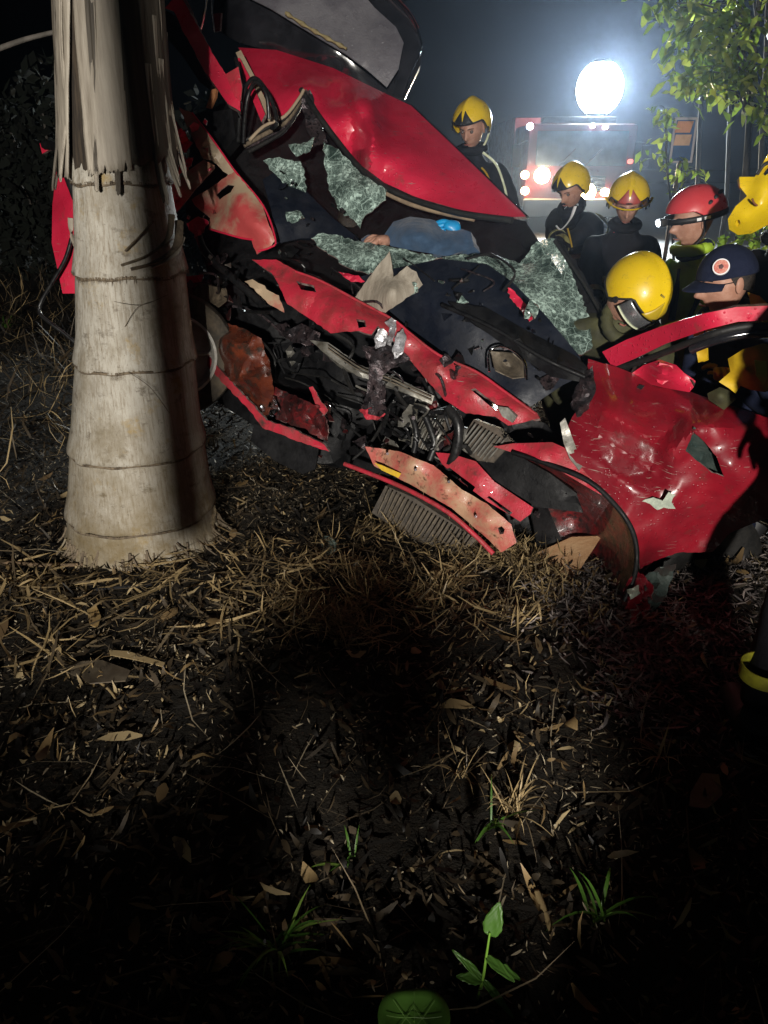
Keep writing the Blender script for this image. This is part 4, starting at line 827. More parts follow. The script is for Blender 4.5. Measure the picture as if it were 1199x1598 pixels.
def shell(name, parent, M, m, rx=.128, ry=.152, rz=.142, front=72, side=118, back=128, thick=.008, ridge=.0, c=(0, .01, .035), lip=0.):
    nu, nv = 72, 34; V = []; Fc = []
    for j in range(nv+1):
        for i in range(nu):
            ph = 2*math.pi*i/nu; f = math.cos(ph)     # 1 = face side
            lim = (front if f > .45 else front+(side-front)*min(1, (.45-f)/.35) if f > .1 else side+(back-side)*(.1-f)/1.1)
            th = R(lim)*j/nv
            x = rx*math.sin(th)*math.sin(ph); y = -ry*math.sin(th)*math.cos(ph); z = rz*math.cos(th)
            if z < 0: x *= 1+.02*(-z/rz)
            if ridge: k_ = ridge*math.exp(-(x/.022)**2); z += k_*max(0, math.cos(th)); y += k_*(-1 if y < 0 else 1)*math.sin(th)*.6
            if lip and j >= nv-1: x *= 1+lip; y *= 1+lip
            V.append(M @ Vector((c[0]+x, c[1]+y, c[2]+z)))
    for j in range(nv):
        for i in range(nu): Fc.append((j*nu+i, (j+1)*nu+i, (j+1)*nu+(i+1) % nu, j*nu+(i+1) % nu))
    o = mesh_obj(name, V, Fc, m, parent); md = o.modifiers.new('thickness', 'SOLIDIFY'); md.thickness = thick; md.offset = -1
    rim = [Vector(V[nv*nu+i]) for i in range(nu)]
    return o, rim
def fire_helmet(parent, M, plate=BLACK, visor=SILV, text=False):
    h, rim = shell('helmet', parent, M, YEL, ridge=.012)
    V, Fc = tube_geo(rim+[rim[0]], .005, 6); mesh_obj('helmet_rim', V, Fc, STRAPM, h)
    # front plate
    V = []; Fc = []; n = 8
    for j in range(n+1):
        t = j/n; th = R(40+34*t); wd = .012+.062*t
        for i in range(n+1):
            x = (i/n*2-1)*wd; ph = math.asin(max(-1, min(1, x/(.132*math.sin(th)))))
            V.append(M @ Vector((x, .01-.160*math.sin(th)*math.cos(ph), .035+.150*math.cos(th))))
    for j in range(n):
        for i in range(n): k = j*(n+1)+i; Fc.append((k, k+n+1, k+n+2, k+1))
    o = mesh_obj('front_plate', V, Fc, plate, h); md = o.modifiers.new('t', 'SOLIDIFY'); md.thickness = .004
    if visor:
        V = []; Fc = []
        for j in range(9):
            th = R(76+26*j/8)
            for i in range(21):
                ph = R(-68+136*i/20); V.append(M @ Vector((.126*math.sin(th)*math.sin(ph), .004-.156*math.sin(th)*math.cos(ph), .035+.142*math.cos(th))))
        for j in range(8):
            for i in range(20): k = j*21+i; Fc.append((k, k+21, k+22, k+1))
        o = mesh_obj('visor', V, Fc, visor, h); md = o.modifiers.new('t', 'SOLIDIFY'); md.thickness = .003
        tube('visor_edge', [M @ Vector((.128*math.sin(R(102))*math.sin(R(a)), .004-.158*math.sin(R(102))*math.cos(R(a)), .035+.142*math.cos(R(102)))) for a in range(-68, 69, 17)], .004, REFL, h, world=True, seg=6, n=3)
    for s in (-1, 1):
        lathe('visor_pivot', [(.001, .006), (.012, .006), (.014, .0)], STRAPM, h, M @ Matrix.Translation((s*.128, -.03, .01)) @ aim((s, 0, 0)), 14)
    return h
def frame(pos, yaw, pitch=0, roll=0):
    """face looks along -Y turned by yaw; positive pitch looks down"""
    return Matrix.Translation(pos) @ Matrix.Rotation(yaw, 4, 'Z') @ Matrix.Rotation(pitch, 4, 'X') @ Matrix.Rotation(roll, 4, 'Y')
REFLY = mat('dull_reflective_tape', (.30, .28, .10), (.16, .15, .06), rough=.4, scale=30)
def band(parent, name, c, d, r, m, h=.02):
    c = Vector(c); M = Matrix.Translation(c) @ aim(d)
    return lathe(name, [(r-.004, -h), (r, -h), (r, h), (r-.004, h)], m, parent, M, 28)

def person(label, hp, body_yaw, lean, face_yaw, face_pitch, suit, wrists=(None, None), glove=BLACKCLOTH, gloves=('glove', 'glove'), bulk=1.12, roll=0, ears=True, group=None, shoe=STRAPM, step=Vector()):
    by = R(body_yaw); fv = Vector((math.sin(by), -math.cos(by), 0)); sd = Vector((math.cos(by), math.sin(by), 0)); la = R(lean)
    td = Vector((0, 0, 1))*math.cos(la)+fv*math.sin(la)
    neck = hp-Vector((0, 0, 1))*.10-td*.07-fv*.01; pel = neck-td*.54
    gz = ground_z(pel.x, pel.y)
    t = thing('person', (pel.x, pel.y, gz), label, 'person', group)
    pn = td.cross(sd)
    J = [pel, pel+td*.18, pel+td*.36, neck-td*.05, neck+td*.06]; B = bulk
    rad = [.15*B, .145*B, .165*B, .09*B, .06]; E = [(0, 1), (1, 2), (2, 3), (3, 4)]
    wr = []
    for i, s in enumerate((-1, 1)):
        sh = neck-td*.085+sd*s*.185; w_ = wrists[i]
        if w_ is None: w_ = sh-Vector((0, 0, .5))+sd*s*.05+fv*.1
        w_ = Vector(w_); dist = (w_-sh).length
        if dist > .56: w_ = sh+(w_-sh)*(.56/dist)
        el = ik(sh, w_, .29, .27, -Vector((0, 0, 1))*.7+sd*s*.6-fv*.3)
        b = len(J); J += [sh, sh.lerp(el, .5), el, w_]; rad += [.085*B, .068*B, .058*B, .045*B]; E += [(2, b), (b, b+1), (b+1, b+2), (b+2, b+3)]; wr.append((el, w_))
    hz = max(.35, pel.z-gz)
    for s in (-1, 1):
        hip = pel+sd*s*.095-td*.04; ank = Vector((pel.x, pel.y, gz+.09))+sd*s*.13+fv*(.06*math.sin(la) - .02)+(step if s == 1 else Vector())
        full = (hip-ank).length; l = max(.43, full*.502)
        kn = ik(hip, ank, l, l, fv); b = len(J)
        J += [hip, hip.lerp(kn, .5), kn, kn.lerp(ank, .5), ank]; rad += [.105*B, .09*B, .072*B, .068*B, .06*B]; E += [(0, b), (b, b+1), (b+1, b+2), (b+2, b+3), (b+3, b+4)]
        tube('boot', [ank+Vector((0, 0, .02))-fv*.03, ank-Vector((0, 0, .045))+fv*.02, ank+fv*.12-Vector((0, 0, .055)), ank+fv*.19-Vector((0, 0, .06))], lambda q: .055-.012*q, shoe, t, world=True, seg=12, n=4)
    body = skin_mesh('body', J, E, rad, 0, suit, t, 2)
    # fabric wrinkles
    tex = bpy.data.textures.get('cloth_folds') or bpy.data.textures.new('cloth_folds', 'CLOUDS'); tex.noise_scale = .12; tex.noise_depth = 3
    md = body.modifiers.new('folds', 'DISPLACE'); md.texture = tex; md.strength = .035; md.mid_level = .5; md.texture_coords = 'GLOBAL'
    for i in range(2):
        el, w_ = wr[i]; d = (w_-el); nm = Vector((0, 0, 1)) if abs(d.normalized().z) < .8 else fv
        hand(t, w_-d.normalized()*.01, d, nm, glove if gloves[i] == 'glove' else SKIN, gloves[i])
    M = frame(hp, R(face_yaw), R(face_pitch), R(roll)); head_mesh(t, M, ears)
    # coat collar
    ring = [neck+td*.045+(sd*math.cos(a)+pn*math.sin(a))*.082 for a in np.linspace(0, 6.283, 20)]
    V, Fc = tube_geo(ring, .028, 8); mesh_obj('collar', V, Fc, suit, t)
    if suit is BLACKCLOTH:
        for q, rr in ((.30, .172), (.04, .165)):
            band(t, 'reflective_stripe', pel+td*q, td, rr*B*1.04, REFLY, .022)
        for el, w_ in wr: band(t, 'reflective_stripe', el.lerp(w_, .55), w_-el, .058*B, REFLY, .02)
    return t, M, dict(neck=neck, td=td, sd=sd, fv=fv, pel=pel, wr=wr)
# the one behind the roof
t, M, J = person('firefighter in dark coat with yellow helmet looking down behind the red roof', at(737, 200, 5.6), -25, 12, -30, 25, BLACKCLOTH, (at(700, 300, 5.3), None))
fire_helmet(t, M, BLACK, None)
tube('chin_strap', [M @ Vector((.11, .02, -.04)), M @ Vector((.085, -.04, -.10)), M @ Vector((0, -.075, -.13))], .007, REFL, t, world=True)
tube('reflective_piping', [at(754, 238, 5.48), at(774, 256, 5.45), at(786, 286, 5.43), at(792, 312, 5.43)], .008, REFL, t, world=True)
tube('reflective_piping', [at(752, 262, 5.44), at(760, 272, 5.42), at(770, 296, 5.4)], .016, YELCL, t, world=True, flat=.4)
# the one stooping in front of the fire engine's lamp
t, M, J = person('stooping firefighter with yellow helmet, his dark back before the fire engine lamps', at(892, 296, 5.9), -40, 42, -50, 30, BLACKCLOTH, (at(880, 400, 5.3), at(800, 420, 5.3)), bulk=1.2)
fire_helmet(t, M, BLACK, None)
tube('reflective_sleeve_stripe', [at(898, 322, 5.2), at(890, 342, 5.17), at(876, 358, 5.15), at(868, 352, 5.15)], .013, WHITEP, t, world=True, flat=.3)
tube('reflective_sleeve_stripe', [at(886, 356, 5.15), at(890, 372, 5.14), at(893, 386, 5.13)], .012, YELCL, t, world=True, flat=.3)
# the one with the red collar
t, M, J = person('firefighter with tall yellow helmet and red collar, face lowered, beside the fire engine', at(980, 318, 5.1), -12, 16, -14, 28, BLACKCLOTH, (at(930, 520, 4.6), at(1010, 520, 4.7)), bulk=1.25)
fire_helmet(t, M, mat('red_plate', (.35, .06, .05), rough=.4), None)
tube('helmet_brow', [M @ Vector((.142*math.sin(R(a)), .008-.17*math.cos(R(a)), .055)) for a in range(-80, 81, 16)], .009, YEL, t, world=True, n=3, flat=.6)
tube('red_neck_cloth', [M @ Vector((-.05, -.06, -.15)), M @ Vector((0, -.09, -.165)), M @ Vector((.05, -.06, -.15))], .028, REDCL, t, world=True)
# rescuer with the red helmet
t, M, J = person('rescuer in profile with red climbing helmet, headlamp and yellow-green vest', at(1083, 345, 3.95), -75, 10, -80, 12, HIVIS, (at(1000, 520, 3.6), at(1010, 520, 3.7)), bulk=1.1)
h, rim = shell('climbing_helmet', t, M, REDH, rx=.122, ry=.150, rz=.125, front=80, side=96, back=106, c=(0, .012, .042))
for k in range(3):
    p = Vector((-.112+.012*k, .02+.035*k, .09+.016*k)); bm = bmesh.new()
    bmesh.ops.create_uvsphere(bm, u_segments=10, v_segments=6, radius=1, matrix=M @ Matrix.Translation(p) @ Euler((R(30), R(-30), 0)).to_matrix().to_4x4() @ Matrix.Diagonal((.012, .014, .007, 1))); bm_obj('vent_slot', bm, STRAPM, h)
    p.x *= -1; bm = bmesh.new(); bmesh.ops.create_uvsphere(bm, u_segments=10, v_segments=6, radius=1, matrix=M @ Matrix.Translation(p) @ Euler((R(30), R(30), 0)).to_matrix().to_4x4() @ Matrix.Diagonal((.012, .014, .007, 1))); bm_obj('vent_slot', bm, STRAPM, h)
sv, sf = [], []
for i in range(41):
    a = 2*math.pi*i/40
    for dz in (-.014, .014):
        sv.append(M @ Vector((.127*math.sin(a), .012-.156*math.cos(a), .026+dz)))
sf = [(2*i, 2*i+2, 2*i+3, 2*i+1) for i in range(40)]
o = mesh_obj('headlamp_strap', sv, sf, STRAPM, h); o.modifiers.new('t', 'SOLIDIFY').thickness = .003
for (y0, y1) in ((-.055, -.035), (-.02, .01)):
    V = [M @ Vector((.1305*math.sqrt(max(.1, 1-(y/.156)**2)), y, z)) for y in (y0, y1) for z in (.020, .033)]
    o = mesh_obj('strap_print', V, [(0, 1, 3, 2)], WHITEP, h, smooth=False); o.modifiers.new('t', 'SOLIDIFY').thickness = .002
LAMPM = mat('lamp_lens_white', (.9, .95, 1), rough=.2, emit=(.85, .93, 1), estr=14)
bm = box_bm(.05, .035, .036, M @ Matrix.Translation((0, -.165, .03)), .008); bm_obj('headlamp', bm, STRAPM, h)
lathe('headlamp_lens', [(.001, .006), (.014, .004), (.017, 0), (.017, -.01)], LAMPM, h, M @ Matrix.Translation((-.008, -.185, .03)) @ aim((0, -1, -.1)), 18)
tube('chin_strap', [M @ Vector((.098, -.0, .02)), M @ Vector((.084, .0, -.06)), M @ Vector((.05, -.05, -.118)), M @ Vector((0, -.07, -.135))], .006, STRAPM, t, world=True)
tube('neck_buff', [M @ Vector((-.05, .05, -.12)), M @ Vector((-.06, -.02, -.14)), M @ Vector((0, -.06, -.15)), M @ Vector((.06, -.02, -.14)), M @ Vector((.05, .05, -.12))], .035, NAVY, t, world=True)
for pts in ([at(1112, 400, 3.70), at(1096, 430, 3.68), at(1088, 470, 3.66), at(1070, 505, 3.66)], [at(1060, 420, 3.7), at(1056, 450, 3.68), at(1048, 500, 3.66)]):
    tube('shoulder_strap', pts, .018, NAVY, t, world=True, flat=.4)
# man with the navy cap
t, M, J = person('man in profile with navy cap, glasses and yellow-trimmed navy jacket behind the car door', at(1133, 440, 3.0), -72, 26, -82, 14, NAVY, (at(1120, 590, 2.92), at(1150, 590, 2.95)), glove=YELCL, bulk=1.1)
V = []; Fc = []
cap, rim = shell('cap', t, M, NAVY, rx=.096, ry=.118, rz=.118, front=84, side=84, back=92, c=(0, .006, .022), thick=.004)
V = []; 
for j in range(6):
    for i in range(13):
        a = R(-62+124*i/12); r1 = 1+.55*j/5*math.cos(a)**.7
        V.append(M @ Vector((.092*math.sin(a)*(1+.06*j/5), .006-.116*math.cos(a)*r1, .030-.022*(j/5)-.018*(abs(math.sin(a))**2))))
Fc = [(j*13+i, j*13+i+1, (j+1)*13+i+1, (j+1)*13+i) for j in range(5) for i in range(12)]
o = mesh_obj('cap_peak', V, Fc, NAVY, cap); o.modifiers.new('t', 'SOLIDIFY').thickness = .004
EM = M @ Matrix.Translation((.074, -.058, .082)) @ aim((1, -.65, .55))
for k, (r_, m_, z_) in enumerate(((.030, WHITEP, .010), (.0255, mat('emblem_red', (.5, .10, .08), (.62, .30, .22), rough=.6, scale=120), .012), (.010, mat('emblem_dark', (.08, .03, .03), rough=.6), .014))):
    lathe('cap_badge', [(r_, z_-.012), (r_, z_), (.0005, z_+.001)], m_, cap, EM, 28 if k < 2 else 5)
for s in (-1, 1):
    tube('glasses', [M @ Vector((s*.078, .0, .012)), M @ Vector((s*.072, -.05, .014)), M @ Vector((s*.058, -.092, .014))], .0022, STRAPM, t, world=True, n=3, seg=6)
    tube('glasses', [M @ Vector((s*(.034+.022*math.cos(a)), -.104, .008+.016*math.sin(a))) for a in np.linspace(0, 6.283, 14)], .0018, STRAPM, t, world=True, n=2, seg=6)
hair, _ = shell('hair', t, M, HAIR, rx=.082, ry=.103, rz=.12, front=60, side=96, back=122, c=(0, .008, .0), thick=.004)
for o_ in ([(1096, 486, 2.87), (1108, 492, 2.85), (1122, 506, 2.83), (1146, 494, 2.85), (1166, 474, 2.89), (1170, 482, 2.87), (1152, 506, 2.83), (1130, 524, 2.81), (1104, 524, 2.83), (1098, 508, 2.85)], [(1168, 456, 2.93), (1186, 462, 2.91), (1216, 490, 2.91), (1216, 524, 2.89), (1190, 500, 2.89), (1172, 478, 2.91)], [(1082, 520, 2.87), (1098, 512, 2.87), (1104, 560, 2.83), (1090, 566, 2.85)]):
    sheet('yellow_jacket_panel', o_, YELCL, t, rel=False, step=6, thick=.012, crumple=.012, cs=12)
# big cuffs and gloves of the same man, below the door frame
o = sheet('yellow_cuff', [(1136, 560, 2.62), (1160, 545, 2.6), (1190, 536, 2.62), (1230, 540, 2.66), (1230, 600, 2.64), (1194, 612, 2.6), (1170, 608, 2.6), (1156, 602, 2.6), (1148, 614, 2.6), (1138, 606, 2.6), (1122, 596, 2.62), (1140, 580, 2.6)], YELCL, t,
      extra=[(1170, 575, 2.52), (1195, 590, 2.54)], rel=False, step=6, thick=.05, crumple=.02, cs=14)
o = sheet('cuff_patch', [(1178, 562, 2.50), (1196, 564, 2.51), (1198, 590, 2.51), (1192, 602, 2.53), (1180, 586, 2.51)], mat('lemon_patch', (.75, .72, .10), rough=.5), t, rel=False, step=6, thick=.004)
o = sheet('forearm', [(1104, 614, 2.7), (1124, 604, 2.68), (1140, 610, 2.68), (1150, 622, 2.68), (1130, 640, 2.68), (1106, 624, 2.7)], OLIVE, t, rel=False, step=6, thick=.05, extra=[(1126, 618, 2.62)])
# firefighter bending over behind the door, only the helmet's crown in view
t, M, J = person('firefighter bowed low behind the car door, yellow helmet crown and silver visor towards us', at(985, 462, 3.22), 8, 62, 20, 58, OLIVE, (at(960, 660, 3.2), at(1050, 660, 3.2)), bulk=1.15, roll=18)
h = fire_helmet(t, M, mat('helmet_plate_yellow', (.45, .32, .02), rough=.4), SILV)
for k in range(8):   # worn dark lettering on the shell
    a = R(-30+k*5); th = R(33)
    tube('helmet_lettering', [M @ Vector((.130*math.sin(th+d_)*math.sin(a)*1.0, .01-.154*math.sin(th+d_)*math.cos(a), .035+.144*math.cos(th+d_)+.002)) for d_ in (0, .05)], .0022, STRAPM, h, world=True, n=1, seg=5)
# firefighter cut by the right edge
t, M, J = person('firefighter half out of the picture at the right edge with dented yellow helmet', at(1235, 320, 3.5), -70, 10, -80, 10, BLACKCLOTH, bulk=1.15)
h = fire_helmet(t, M, BLACK, None)
o = sheet('helmet_side_guard', [(1199, 240, 3.36), (1186, 262, 3.36), (1178, 276, 3.36), (1154, 276, 3.38), (1155, 292, 3.36), (1166, 306, 3.34), (1148, 322, 3.34), (1136, 342, 3.36), (1138, 358, 3.38), (1152, 367, 3.38), (1174, 364, 3.36), (1200, 350, 3.34), (1240, 330, 3.34), (1240, 250, 3.36)], YEL, h,
      extra=[(1185, 320, 3.27), (1160, 340, 3.31), (1185, 286, 3.31)], rel=False, step=6, thick=.03, crumple=.006, cs=16, holes=[[(1148, 344), (1154, 343), (1156, 349), (1151, 354), (1147, 350)], [(1187, 268), (1199, 258), (1215, 256), (1206, 266), (1194, 274)]])
tube('helmet_scratch', [at(1174, 310, 3.262), at(1177, 317, 3.262), at(1182, 321, 3.262)], .004, mat('brown_scuff', (.16, .05, .02), rough=.7), h, world=True)
tube('helmet_strap', [at(1182, 272, 3.34), at(1192, 258, 3.33), at(1204, 252, 3.33)], .007, STRAPM, h, world=True)
# rescuer inside the cabin
t, M, J = person('person in dark blue clothing leaning inside the wrecked cabin', at(548, 350, 4.72), -55, 62, 160, 30, BLUECL, (at(596, 372, 4.12), at(560, 380, 4.3)), glove=BLACK, bulk=1.2)
shell('hair', t, M, HAIR, rx=.084, ry=.106, rz=.126, front=88, side=120, back=140, c=(0, .004, .0), thick=.004)
o = sheet('blue_sleeve', [(600, 366, 4.02), (614, 346, 4.06), (640, 338, 4.08), (672, 342, 4.08), (700, 350, 4.06), (735, 362, 4.0), (740, 385, 3.9), (700, 400, 3.88), (650, 392, 3.9), (610, 384, 3.96)], BLUECL, t, extra=[(660, 365, 3.86), (630, 362, 3.92)], rel=False, step=6, thick=.06, crumple=.05, cs=12)
t2 = o
hp = at(704, 352, 3.98); g_ = hand(t, hp+Vector((.06, .06, .0)), Vector((-.9, -.1, -.1)), Vector((0, -1, .6)), NITR, 'nitrile_glove', r=.012, curl=.35)
hand(t, at(612, 374, 4.0), Vector((-1, -.1, .0)), Vector((0, -.5, 1)), SKIN, 'hand', curl=.4)
# bystander at the right edge of the foreground: dark trousers with a yellow reflective band
t, M, J = person('rescuer in black at the right edge, trouser leg with yellow reflective band', Vector((1.47, 1.90, 1.58)), 172, 8, 172, 25, BLACKCLOTH, (None, None), bulk=1.12, step=Vector((-.20, -.05, 0)))
fire_helmet(t, M, BLACK, None)
for s in (-1, 1):
    ank = Vector((J['pel'].x, J['pel'].y, ground_z(J['pel'].x, J['pel'].y)+.09))+J['sd']*s*.13+(Vector((-.20, -.05, 0)) if s == 1 else Vector())
    band(t, 'reflective_band', ank+Vector((0, 0, .16)), (0, 0, 1), .070, mat('dull_yellow_band', (.42, .40, .03), (.30, .28, .03), rough=.6, scale=30), .022)

# ================================================================== fire engine, flood mast, sign
def truck():
    c = at(893, 380, 18.6); X, Y = c.x, 18.6
    RT = mat('fire_engine_red', (.13, .012, .014), (.10, .010, .012), rough=.35, coat=.5, scale=3)
    t = thing('fire_engine', (X, Y, .1), 'red fire engine with headlamps on, facing us on the road', 'fire engine')
    w_ = 2.45
    cab = bm_obj('cab', box_bm(w_, 2.0, 1.75, Matrix.Translation((X, Y+1.0, 1.48)), .10), RT, t)
    bm_obj('body', box_bm(w_, 4.6, 1.9, Matrix.Translation((X, Y+4.4, 1.62)), .05), RT, t)
    bm_obj('bumper', box_bm(w_+.05, .25, .38, Matrix.Translation((X, Y-.1, .62)), .05), mat('bumper_white', (.5, .5, .5), rough=.5), t)
    ws = box_bm(w_*.84, .06, .72, Matrix.Translation((X, Y-.005, 1.85)) @ Matrix.Rotation(R(-3), 4, 'X'), .03); bm_obj('windscreen', ws, mat('truck_glass', (.04, .055, .07), (.10, .13, .15), rough=.1, coat=.5, scale=1.5), t)
    for s in (-.5, .1): tube('wiper_arm', [Vector((X+s, Y-.06, 1.5)), Vector((X+s+.35, Y-.06, 1.85))], .015, BLACK, t, world=True, n=2)
    bm_obj('grille', box_bm(w_*.5, .05, .34, Matrix.Translation((X, Y-.02, 1.12)), .02), BLACK, t)
    for k in range(4): bm_obj('grille_bar', box_bm(w_*.48, .03, .03, Matrix.Translation((X, Y-.06, 1.0+k*.08)), .005), CHROME, t)
    HL = mat('headlamp_lit', (1, .9, .7), rough=.2, emit=(1, .66, .30), estr=45); FG = mat('foglamp_lit', (1, .8, .5), rough=.2, emit=(1, .62, .30), estr=22)
    BK = mat('beacon', (.3, .35, .5), rough=.2, emit=(.7, .8, 1), estr=10)
    def lampd(px, py, r, m, nm):
        p = at(px, py, Y-.12); M_ = Matrix.Translation(p) @ aim((0, -1, 0))
        lathe(nm, [(.001, .02), (r*.8, .015), (r, 0), (r, -.12)], m, t, M_, 20); return p
    pl = lampd(847, 274, .17, HL, 'headlamp'); pr = lampd(917, 300, .19, HL, 'headlamp')
    for q in ((820, 273), (820, 298), (945, 300)): lampd(*q, .085, FG, 'fog_lamp')
    lampd(828, 197, .07, BK, 'marker_lamp'); lampd(926, 196, .05, BK, 'marker_lamp'); lampd(946, 198, .05, BK, 'marker_lamp')
    lampd(985, 252, .05, mat('red_marker', (.6, .1, .1), rough=.3, emit=(1, .2, .15), estr=2), 'marker_lamp')
    bm_obj('light_bar', box_bm(1.7, .3, .14, Matrix.Translation((X, Y+.6, 2.44)), .04), BLACK, t)
    for s in (-1, 1):
        bm_obj('wing_mirror', box_bm(.2, .1, .45, Matrix.Translation((X+s*(w_/2+.24), Y+.05, 1.7)), .03), BLACK, t)
        tube('mirror_arm', [Vector((X+s*w_/2, Y+.1, 2.0)), Vector((X+s*(w_/2+.22), Y+.05, 1.95))], .02, BLACK, t, world=True, n=2)
        for yy in (1.0, 5.6):
            lathe('wheel', [(.2, .14), (.44, .14), (.5, .08), (.5, -.08), (.44, -.14), (.2, -.14)], RUBBER, t, Matrix.Translation((X+s*(w_/2-.15), Y+yy, .6)) @ aim((1, 0, 0)), 28)
    spot('headlamp_light', pl+Vector((0, -.05, 0)), at(845, 500, 3), HEAD_W, R(70), .6, .12, (1, .82, .55))
    spot('headlamp_light', pr+Vector((0, -.05, 0)), at(917, 500, 3), HEAD_W, R(70), .6, .12, (1, .82, .55))
    # flood mast on the roof
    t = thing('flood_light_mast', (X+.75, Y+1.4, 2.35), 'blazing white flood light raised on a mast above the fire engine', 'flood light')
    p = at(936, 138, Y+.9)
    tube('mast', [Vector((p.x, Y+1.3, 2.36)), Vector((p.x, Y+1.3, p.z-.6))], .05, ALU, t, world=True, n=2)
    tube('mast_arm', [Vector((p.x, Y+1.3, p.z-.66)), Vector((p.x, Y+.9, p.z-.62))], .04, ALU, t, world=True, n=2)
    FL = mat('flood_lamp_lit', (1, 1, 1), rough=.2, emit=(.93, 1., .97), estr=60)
    bm = bmesh.new(); bmesh.ops.create_uvsphere(bm, u_segments=36, v_segments=24, radius=.52, matrix=Matrix.Translation(p) @ Matrix.Diagonal((1, 1, 1.08, 1))); bm_obj('bloom_globe', bm, FL, t)  # glowing globe sized to the lamp's bloom, wider than a lamp head
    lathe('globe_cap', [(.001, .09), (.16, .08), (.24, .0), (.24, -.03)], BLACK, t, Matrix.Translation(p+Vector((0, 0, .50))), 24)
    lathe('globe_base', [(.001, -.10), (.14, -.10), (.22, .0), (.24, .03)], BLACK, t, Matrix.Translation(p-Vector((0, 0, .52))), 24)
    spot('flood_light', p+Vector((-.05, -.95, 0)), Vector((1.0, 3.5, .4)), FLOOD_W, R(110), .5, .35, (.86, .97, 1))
truck()
def sign():
    Y = 9.3; t = thing('road_sign', at(1060, 380, Y), 'small blue post-mounted sign board with two orange panels by the trees', 'sign')
    t.location.z = 0; PINV[t.name] = Matrix.Translation(-Vector(t.location))
    b = at(1062, 250, Y); top = at(1072, 184, Y)
    tube('post', [Vector((b.x, Y+.02, -.05)), Vector((b.x, Y+.02, b.z+.1))], .025, mat('sign_post', (.35, .22, .12), (.25, .16, .1), rough=.6, scale=14), t, world=True, n=2)
    def pan(nm, x0, y0, x1, y1, sk, m, d):
        sheet(nm, [(x0+sk, y0, Y-d), (x1+sk, y0, Y-d), (x1, y1, Y-d), (x0, y1, Y-d)], m, t, rel=False, step=10, thick=.008)
    pan('board_frame', 1044, 183, 1080, 254, 10, mat('sign_edge', (.45, .40, .45), rough=.5), .0)
    pan('board', 1048, 187, 1077, 251, 9, mat('sign_blue', (.02, .06, .16), (.03, .08, .2), rough=.5, scale=9), .012)
    pan('orange_panel', 1053, 189, 1077, 207, 6, mat('sign_orange', (.62, .26, .12), (.55, .22, .10), rough=.55, scale=12), .022)
    pan('orange_panel', 1051, 210, 1076, 227, 4, mat('sign_pale_orange', (.62, .36, .22), (.52, .30, .18), rough=.55, scale=12), .022)
sign()

# ================================================================== trees
def tree(label, trunk, branches, n, spread, lsize, seed, r0=.09, group=None, base=None):
    g = np.random.default_rng(seed); b = trunk[0]
    t = thing('leafy_tree', (b[0], b[1], 0), label, 'tree', group)
    BK = mat('tree_bark', (.08, .07, .06), (.045, .04, .033), rough=.85, scale=14, stretch=(1, 1, .3), bump=.8, bscale=30)
    P = spline(trunk, 6); V, Fc = tube_geo(P, lambda s: r0*(1-.75*s), 10); mesh_obj('trunk', V, Fc, BK, t)
    LV = []; LF = []
    for c in branches:
        c = Vector(c); k = min(range(len(P)), key=lambda i: (P[i]-c-Vector((0, 0, -.35))).length); a = P[k]
        mid = a.lerp(c, .5)+Vector((0, 0, .12)); V, Fc = tube_geo(spline([a, mid, c], 5), lambda s: r0*.32*(1-.8*s), 6); mesh_obj('branch', V, Fc, BK, t)
        nn = int(n*g.uniform(.6, 1.3))
        for _ in range(nn):
            q = c+Vector(tuple(g.normal(0, spread, 3)*np.array([1, 1, .62])))
            if g.random() < .3: q = a.lerp(c, g.uniform(.4, 1))+Vector(tuple(g.normal(0, spread*.5, 3)))
            l = lsize*g.uniform(.6, 1.4); yaw = g.uniform(0, 6.283); d = Vector((math.cos(yaw)*.75, math.sin(yaw)*.75, g.uniform(-1.0, .1))).normalized()
            s = d.cross(Vector((g.normal(0, .4), g.normal(0, .4), 1))).normalized(); u = s.cross(d); wd = l*.40; k0 = len(LV)
            LV += [q, q+d*l*.4-s*wd*.5+u*.01, q+d*l*.4+s*wd*.5+u*.01, q+d*l*.78-s*wd*.3-u*.01, q+d*l*.78+s*wd*.3-u*.01, q+d*l-u*l*.08]
            LF += [(k0, k0+1, k0+2), (k0+1, k0+3, k0+4, k0+2), (k0+3, k0+5, k0+4)]
    mesh_obj('crown', LV, LF, TREEL, t, smooth=False)
TY = 8.6
bc = [(1040, -30), (1060, 10), (1100, 5), (1085, 35), (1050, 35), (1120, 30), (1105, 60), (1065, 75), (1150, 20), (1085, 78), (1092, 104), (1072, 118), (1118, 116), (1145, 122), (1130, 140), (1160, 108), (1165, 132), (1088, 128), (1100, -60), (1150, -40), (1070, -70), (1030, 5), (1125, 85), (1140, 55)]
tree('tree with bright drooping leafy branches above the sign board', [at(1150, 400, TY+.3)*1., at(1165, 260, TY+.3), at(1172, 130, TY+.3), at(1185, -20, TY+.3), at(1180, -240, TY+.3)],
     [at(x, y, TY+random.uniform(-.5, .5)) for x, y in bc], 34, .13, .16, 11, .045)
tree('thin tree cut by the right edge, leaves hanging beside the yellow helmet', [at(1225, 480, 7.4), at(1212, 250, 7.4), at(1205, 60, 7.4), at(1200, -120, 7.4)],
     [at(x, y, 7.4+random.uniform(-.3, .3)) for x, y in ((1190, 130), (1200, 165), (1185, 178), (1196, 20), (1208, 90), (1150, 372), (1186, 362), (1206, 350), (1175, 372))], 22, .09, .12, 12, .04)
tree('small sapling with sparse leaves at the foot of the sign', [at(1052, 420, 8.9), at(1048, 330, 8.9), at(1040, 250, 8.9), at(1040, 195, 8.9)],
     [at(x, y, 8.9) for x, y in ((1030, 240), (1038, 195), (1030, 165), (1062, 258), (1036, 178), (1080, 268))], 16, .08, .12, 13, .018)
